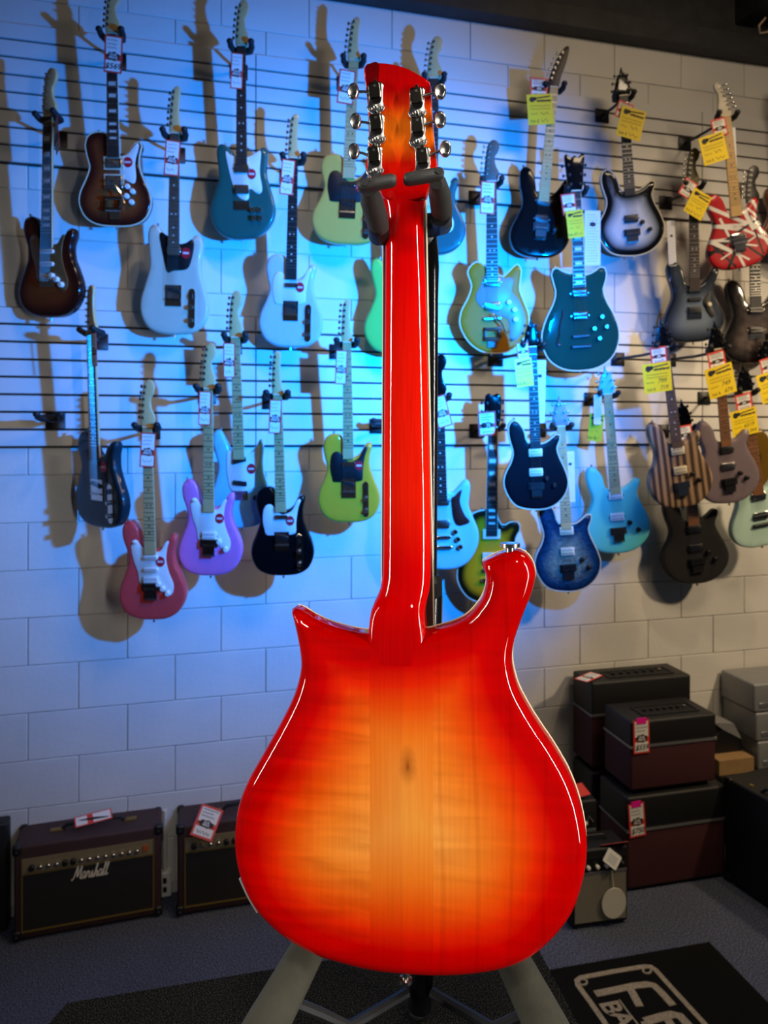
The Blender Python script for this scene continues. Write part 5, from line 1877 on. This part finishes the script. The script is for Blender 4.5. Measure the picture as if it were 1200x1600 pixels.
HS = [(568, 112), (569.5, 103), (576, 98), (592, 97), (612, 99), (634, 105), (655, 116), (669, 125), (672, 133), (673, 160), (675.5, 195), (679, 230), (682.5, 258), (682, 268), (676, 280), (668, 294), (662, 306), (640, 312), (615, 312), (598, 306),
      (590, 291), (578, 278), (571, 266), (571, 255), (574.5, 230), (575.5, 200), (573.5, 160), (570, 128)]
hpl = []
for x, y in HS:
    u, v = mg(x, y, 0.012)
    u, v = mg(x, y, nh(v))
    hpl.append((u, v))
hpoly = smooth_outline(hpl, 200)
hb_ = slab(hpoly, 0.0, 0.0145, 0.0022, 0.001, grid=0.012, steps=3)
hb_.v = [(x, y + nh(z) + (0.0 if z > zN else (zN - z) * 0.22), z) for x, y, z in hb_.v]
hd = hb_.build('headstock', M_HEADRED, RG, smooth=45)
# darker walnut-like stripe along the bass edge of the headstock back is part of the laminate
sl = [p for p in [(571, 104), (577, 99.2), (591, 98.4), (591, 130), (590, 175), (590, 225), (588, 268), (574, 262), (577, 230), (578, 200), (576, 160), (572.5, 128)]]
spl = []
for x, y in sl:
    u, v = mg(x, y, 0.01)
    u, v = mg(x, y, nh(v))
    spl.append((u, v))
sb_ = slab(smooth_outline(spl, 80), -0.0002, 0.002, 0, 0, 0, 1)
sb_.v = [(x, y + nh(z), z) for x, y, z in sb_.v]
sb_.build('laminate_stripe', lacquer('headstock_stripe', [(0.0, (120, 0, 4)), (0.33, (196, 66, 8)), (0.5, (196, 76, 8)), (0.7, (120, 6, 4)), (1.0, (96, 0, 4))], 'Z', zC, zD), hd, smooth=45)

# six tuning machines
M_CHR2 = mat('polished_chrome', (228, 224, 214), 0.2, 1.0)
M_CHRD = mat('tuner_cover_chrome', (98, 93, 84), 0.22, 1.0)


def machine(hx, hy, bx, by, sd):
    u, v = mg(hx, hy, 0.0)
    n0 = nh(v)
    u, v = mg(hx, hy, n0)
    t = empty('tuning_machine')
    t.parent = RG
    t.matrix_local = Matrix.Translation((u, n0, v))
    s = 1 / 1490.0
    # scalloped base plate under and below the housing
    pl = [(-11, 18), (11, 18), (12, 6), (12, -14), (15, -20), (12, -27), (7, -30), (4, -36), (0, -38), (-4, -36), (-7, -30), (-12, -27), (-15, -20), (-12, -14), (-12, 6)]
    P = smooth_outline([(a * s, b * s) for a, b in pl], 48)
    pm = slab(P, -0.0018, 0.0, 0.0006, 0, 0, 2)
    pm.build('base_plate', M_CHR2, t, smooth=60)
    hm_ = MB()
    hm_.bbox(-10 * s, 10 * s, -0.0075, -0.0014, -11 * s, 16 * s, 3.5 * s)
    hm_.build('gear_cover', M_CHRD, t, smooth=40)
    MB().tube([(0, -0.0072, 17 * s), (0, -0.0045, 20 * s), (0, -0.001, 20 * s)], 0.0017, 8).build('cover_tab', M_CHR2, t)
    MB().tube([(0, -0.0072, 9 * s), (0, -0.0083, 9 * s)], 0.0016, 8).build('lug', M_CHR2, t)
    sc_ = MB()
    for a, b in ((-8, -23), (8, -23), (0, -33)):
        sc_.ball((a * s, -0.0020, b * s), 0.0020, 0.0012, 0.0020, 8, 6)
    sc_.build('screws', M_NICKEL, t)
    MB().ball((0, -0.0020, -20 * s), 0.0028, 0.0020, 0.0034, 12, 8).build('worm_boss', M_CHR2, t)
    bu, bv = mg(bx, by, n0 - 0.002)
    bu -= u
    bv -= v
    MB().tube([(sd * 9 * s, -0.004, 2 * s), (bu * 0.55, -0.0035, 2 * s + (bv - 2 * s) * 0.55), (bu, -0.003, bv)], [0.0018, 0.0014, 0.0018], 10).build('shaft', M_CHR2, t)
    k = MB()
    prof = [(-0.0028, 0.55), (-0.0032, 0.80), (-0.0022, 0.96), (0.0, 1.0), (0.0022, 0.96), (0.0032, 0.8), (0.0028, 0.55)]
    secs = []
    for yy, q in [(-0.0024, 0.02)] + prof + [(0.0024, 0.02)]:
        secs.append([(bu + 0.0062 * q * math.cos(2 * PI * i / 24), -0.003 + yy, bv + 0.0090 * q * math.sin(2 * PI * i / 24)) for i in range(24)])
    k.loft(secs)
    bo = k.build('button', M_CHR2, t, smooth=50)


for (hx, hy, bx, by, sd) in ((587.5, 148, 552.5, 144, -1), (589, 197, 556, 190.5, -1), (586, 247, 553.5, 237.5, -1), (652, 156, 688, 143.5, 1), (653.5, 201, 688, 188, 1), (661, 249, 696, 233.5, 1)):
    machine(hx, hy, bx, by, sd)

# strap buttons, jack plate
u, v = mg(797, 861, 0.016)
MB().tube([(u, .016, v - .004), (u, .016, v + .004), (u, .016, v + .0045), (u, .016, v + .0085), (u, .016, v + .009)], [.0045, .0045, .0105, .0105, .006], 16).build('strap_button', M_CHR2, RG)
u, v = mg(634, 1522, 0.016)
MB().tube([(u, .016, v + .004), (u, .016, v - .004), (u, .016, v - .0045), (u, .016, v - .0085), (u, .016, v - .009)], [.004, .004, .007, .007, .004], 16).build('strap_button', M_CHR2, RG)
p0, p1 = mg(375.5, 1371, .016), mg(403, 1424, .016)
d = Vector((p1[0] - p0[0], 0, p1[1] - p0[1]))
nn = Vector((d.z, 0, -d.x)).normalized()
if nn.x > 0:
    nn = -nn
jm = MB()
rg_ = []
for t_ in np.linspace(0, 1, 8):
    bow = 0.0012 * math.sin(PI * t_)
    c = Vector((p0[0], 0, p0[1])) + d * float(t_) + nn * (bow + 0.0006)
    rg_.append([(c.x, .013, c.z), (c.x, .029, c.z), (c.x - nn.x * .002, .029, c.z - nn.z * .002), (c.x - nn.x * .002, .013, c.z - nn.z * .002)])
jm.loft(rg_)
jm.build('jack_plate', mat('satin_plate', (225, 222, 215), 0.4, 0.6), RG, smooth=40)

# pickups and bridge on the hidden front
for zz_ in (0.10, 0.20):
    u, _ = mg(632, 1300, .035)
    MB().bbox(u - .036, u + .036, TH - .001, TH + .011, zz_ - .019, zz_ + .019, .004).build('pickup', M_CHROME, RG)
MB().bbox(u - .04, u + .04, TH - .001, TH + .012, .055, .075, .004).build('bridge', M_CHROME, RG)

# ------------------------------------------------------------------ the stand
M_STEELB = mat('black_steel_tube', (14, 14, 15), 0.22, 0.2, coat=0.6)
M_FOAM = mat('olive_foam_sleeve', (64, 62, 50), 0.85, noise=0.12, nscale=60, bump=0.25, bscale=250)
M_YOKE = mat('grey_rubber_grip', (52, 51, 47), 0.55, noise=0.08, nscale=80, bump=0.1, bscale=300)


def cpt(u, dep, z):                   # camera-aligned floor coordinates
    P = CAM + CR * u + CF * dep
    return Vector((P.x, P.y, z))


SB = cpt(.047, .97, HR)
st = empty('guitar_stand', Matrix.Translation(SB))
tag(st, 'black tripod guitar stand with olive foam legs under the red guitar', 'guitar stand')


def L(p):
    return Vector(p) - SB


top = dp(674, 392, .90)
MB().tube([L(cpt(.047, .97, HR + 0.30)), L(dp(660, 1500, .965)), L(dp(668, 1100, .94)), L(dp(672, 930, .93))], 0.0160, 16).build('lower_pole', M_STEELB, st)
MB().tube([L(dp(672, 985, .932)), L(dp(673.5, 640, .915)), L(dp(674, 470, .905)), L(dp(674.5, 420, .90)), L(dp(672, 396, .888)), L(dp(667, 372, .872))], [.0085, .0085, .0085, .0092, .0105, .012], 14).build('upper_pole', M_STEELB, st)
# clutch housing
q0, q1 = dp(673, 898, .928), dp(673, 980, .932)
MB().tube([L(q0), L(q0 + (q1 - q0) * .12), L(q0 + (q1 - q0) * .8), L(q1)], [.011, .0145, .0145, .009], 6).build('height_clutch', M_BLACK, st, smooth=20)
# yoke base behind the neck
ym = MB()
ym.tube([L(dp(590, 352, .80)), L(dp(592, 366, .815)), L(dp(610, 362, .850)), L(dp(640, 356, .868)), L(dp(672, 352, .856)), L(dp(690, 350, .835)), L(dp(688, 338, .80))], [.011, .0125, .013, .0145, .014, .0125, .011], 14)
yk = ym.build('yoke', M_BLACK, st, smooth=70)
MB().tube([L(dp(667, 376, .874)), L(dp(650, 360, .866))], .014, 12).build('yoke_neck', M_BLACK, yk)
for sd in (0, 1):
    if sd == 0:
        path = [dp(592, 356, .805), dp(588, 338, .79), dp(581, 315, .77), dp(577, 296, .752)]
        bar = (dp(566, 290.5, .735), dp(612, 281.5, .735))
        rr = [.0115, .0125, .0122, .0085]
    else:
        path = [dp(690, 346, .82), dp(690, 328, .80), dp(687, 303, .772), dp(684, 284, .75)]
        bar = (dp(638, 279.5, .735), dp(686, 271.5, .735))
        rr = [.0115, .0118, .0116, .0085]
    MB().tube([L(p) for p in path], rr, 16).build('rubber_post', M_YOKE, st, smooth=70)
    a, b_ = L(bar[0]), L(bar[1])
    dx_ = (b_ - a)
    ln = dx_.length
    dx_.normalize()
    up_ = Vector((0, 0, 1))
    fy = up_.cross(dx_).normalized()
    up_ = dx_.cross(fy)
    bmx = MB()
    bmx.bbox(-.005, ln + .005, -.0065, .0065, -.0056, .0056, .0054)
    bo = bmx.build('locking_flap', M_YOKE, st, smooth=50)
    bo.matrix_local = basis(a, dx_, fy, up_)
    xr = -0.001 if sd == 0 else ln + 0.000
    MB().cyl(xr if sd else 0.003, 0.0004, 0.0034, -0.0078, -0.006, 18).build('pivot_cap', M_RUBBER, bo)
# foam covered legs, thin ends and feet
hub = L(cpt(.047, .968, 1.60))
MB().tube([hub + Vector((0, 0, .035)), hub - Vector((0, 0, .04))], .024, 16).build('leg_hub', M_BLACK, st)
for (pa, pb) in (((484, 1478), (415, 1605)), ((796, 1490), (855, 1608))):
    A = L(dp(pa[0], pa[1], .90))
    Bq = L(dp(pb[0], pb[1], .835))
    dr = (Bq - A)
    E = Bq + dr * 0.6
    MB().tube([A - dr * 0.35, A, Bq, E], [.0185, .0205, .0250, .0255], 20).build('foam_sleeve', M_FOAM, st, smooth=70)
    kf = (0.012 - E.z) / dr.z
    Fp = E + dr * kf
    MB().tube([hub, A - dr * 0.35], .011, 12).build('leg', M_STEELB, st)
    MB().tube([E, Fp], .011, 12).build('leg_end', M_STEELB, st)
    MB().ball(Fp, .018, .018, .012, 12, 8).build('rubber_foot', M_RUBBER, st)
bk = L(cpt(.06, 1.33, HR + .012))
MB().tube([hub, bk], .011, 12).build('leg', M_STEELB, st)
MB().ball(bk, .018, .018, .012, 12, 8).build('rubber_foot', M_RUBBER, st)
# brace strap seen between the left leg and the pole
MB().tube([L(dp(448, 1562, .865)), L(dp(500, 1583, .88)), L(dp(545, 1604, .90)), L(cpt(.030, .955, HR + .33))], .0065, 8).build('brace', M_RUBBER, st)
MB().tube([L(dp(842, 1575, .86)), L(dp(770, 1606, .90)), L(cpt(.062, .955, HR + .33))], .0065, 8).build('brace', M_RUBBER, st)
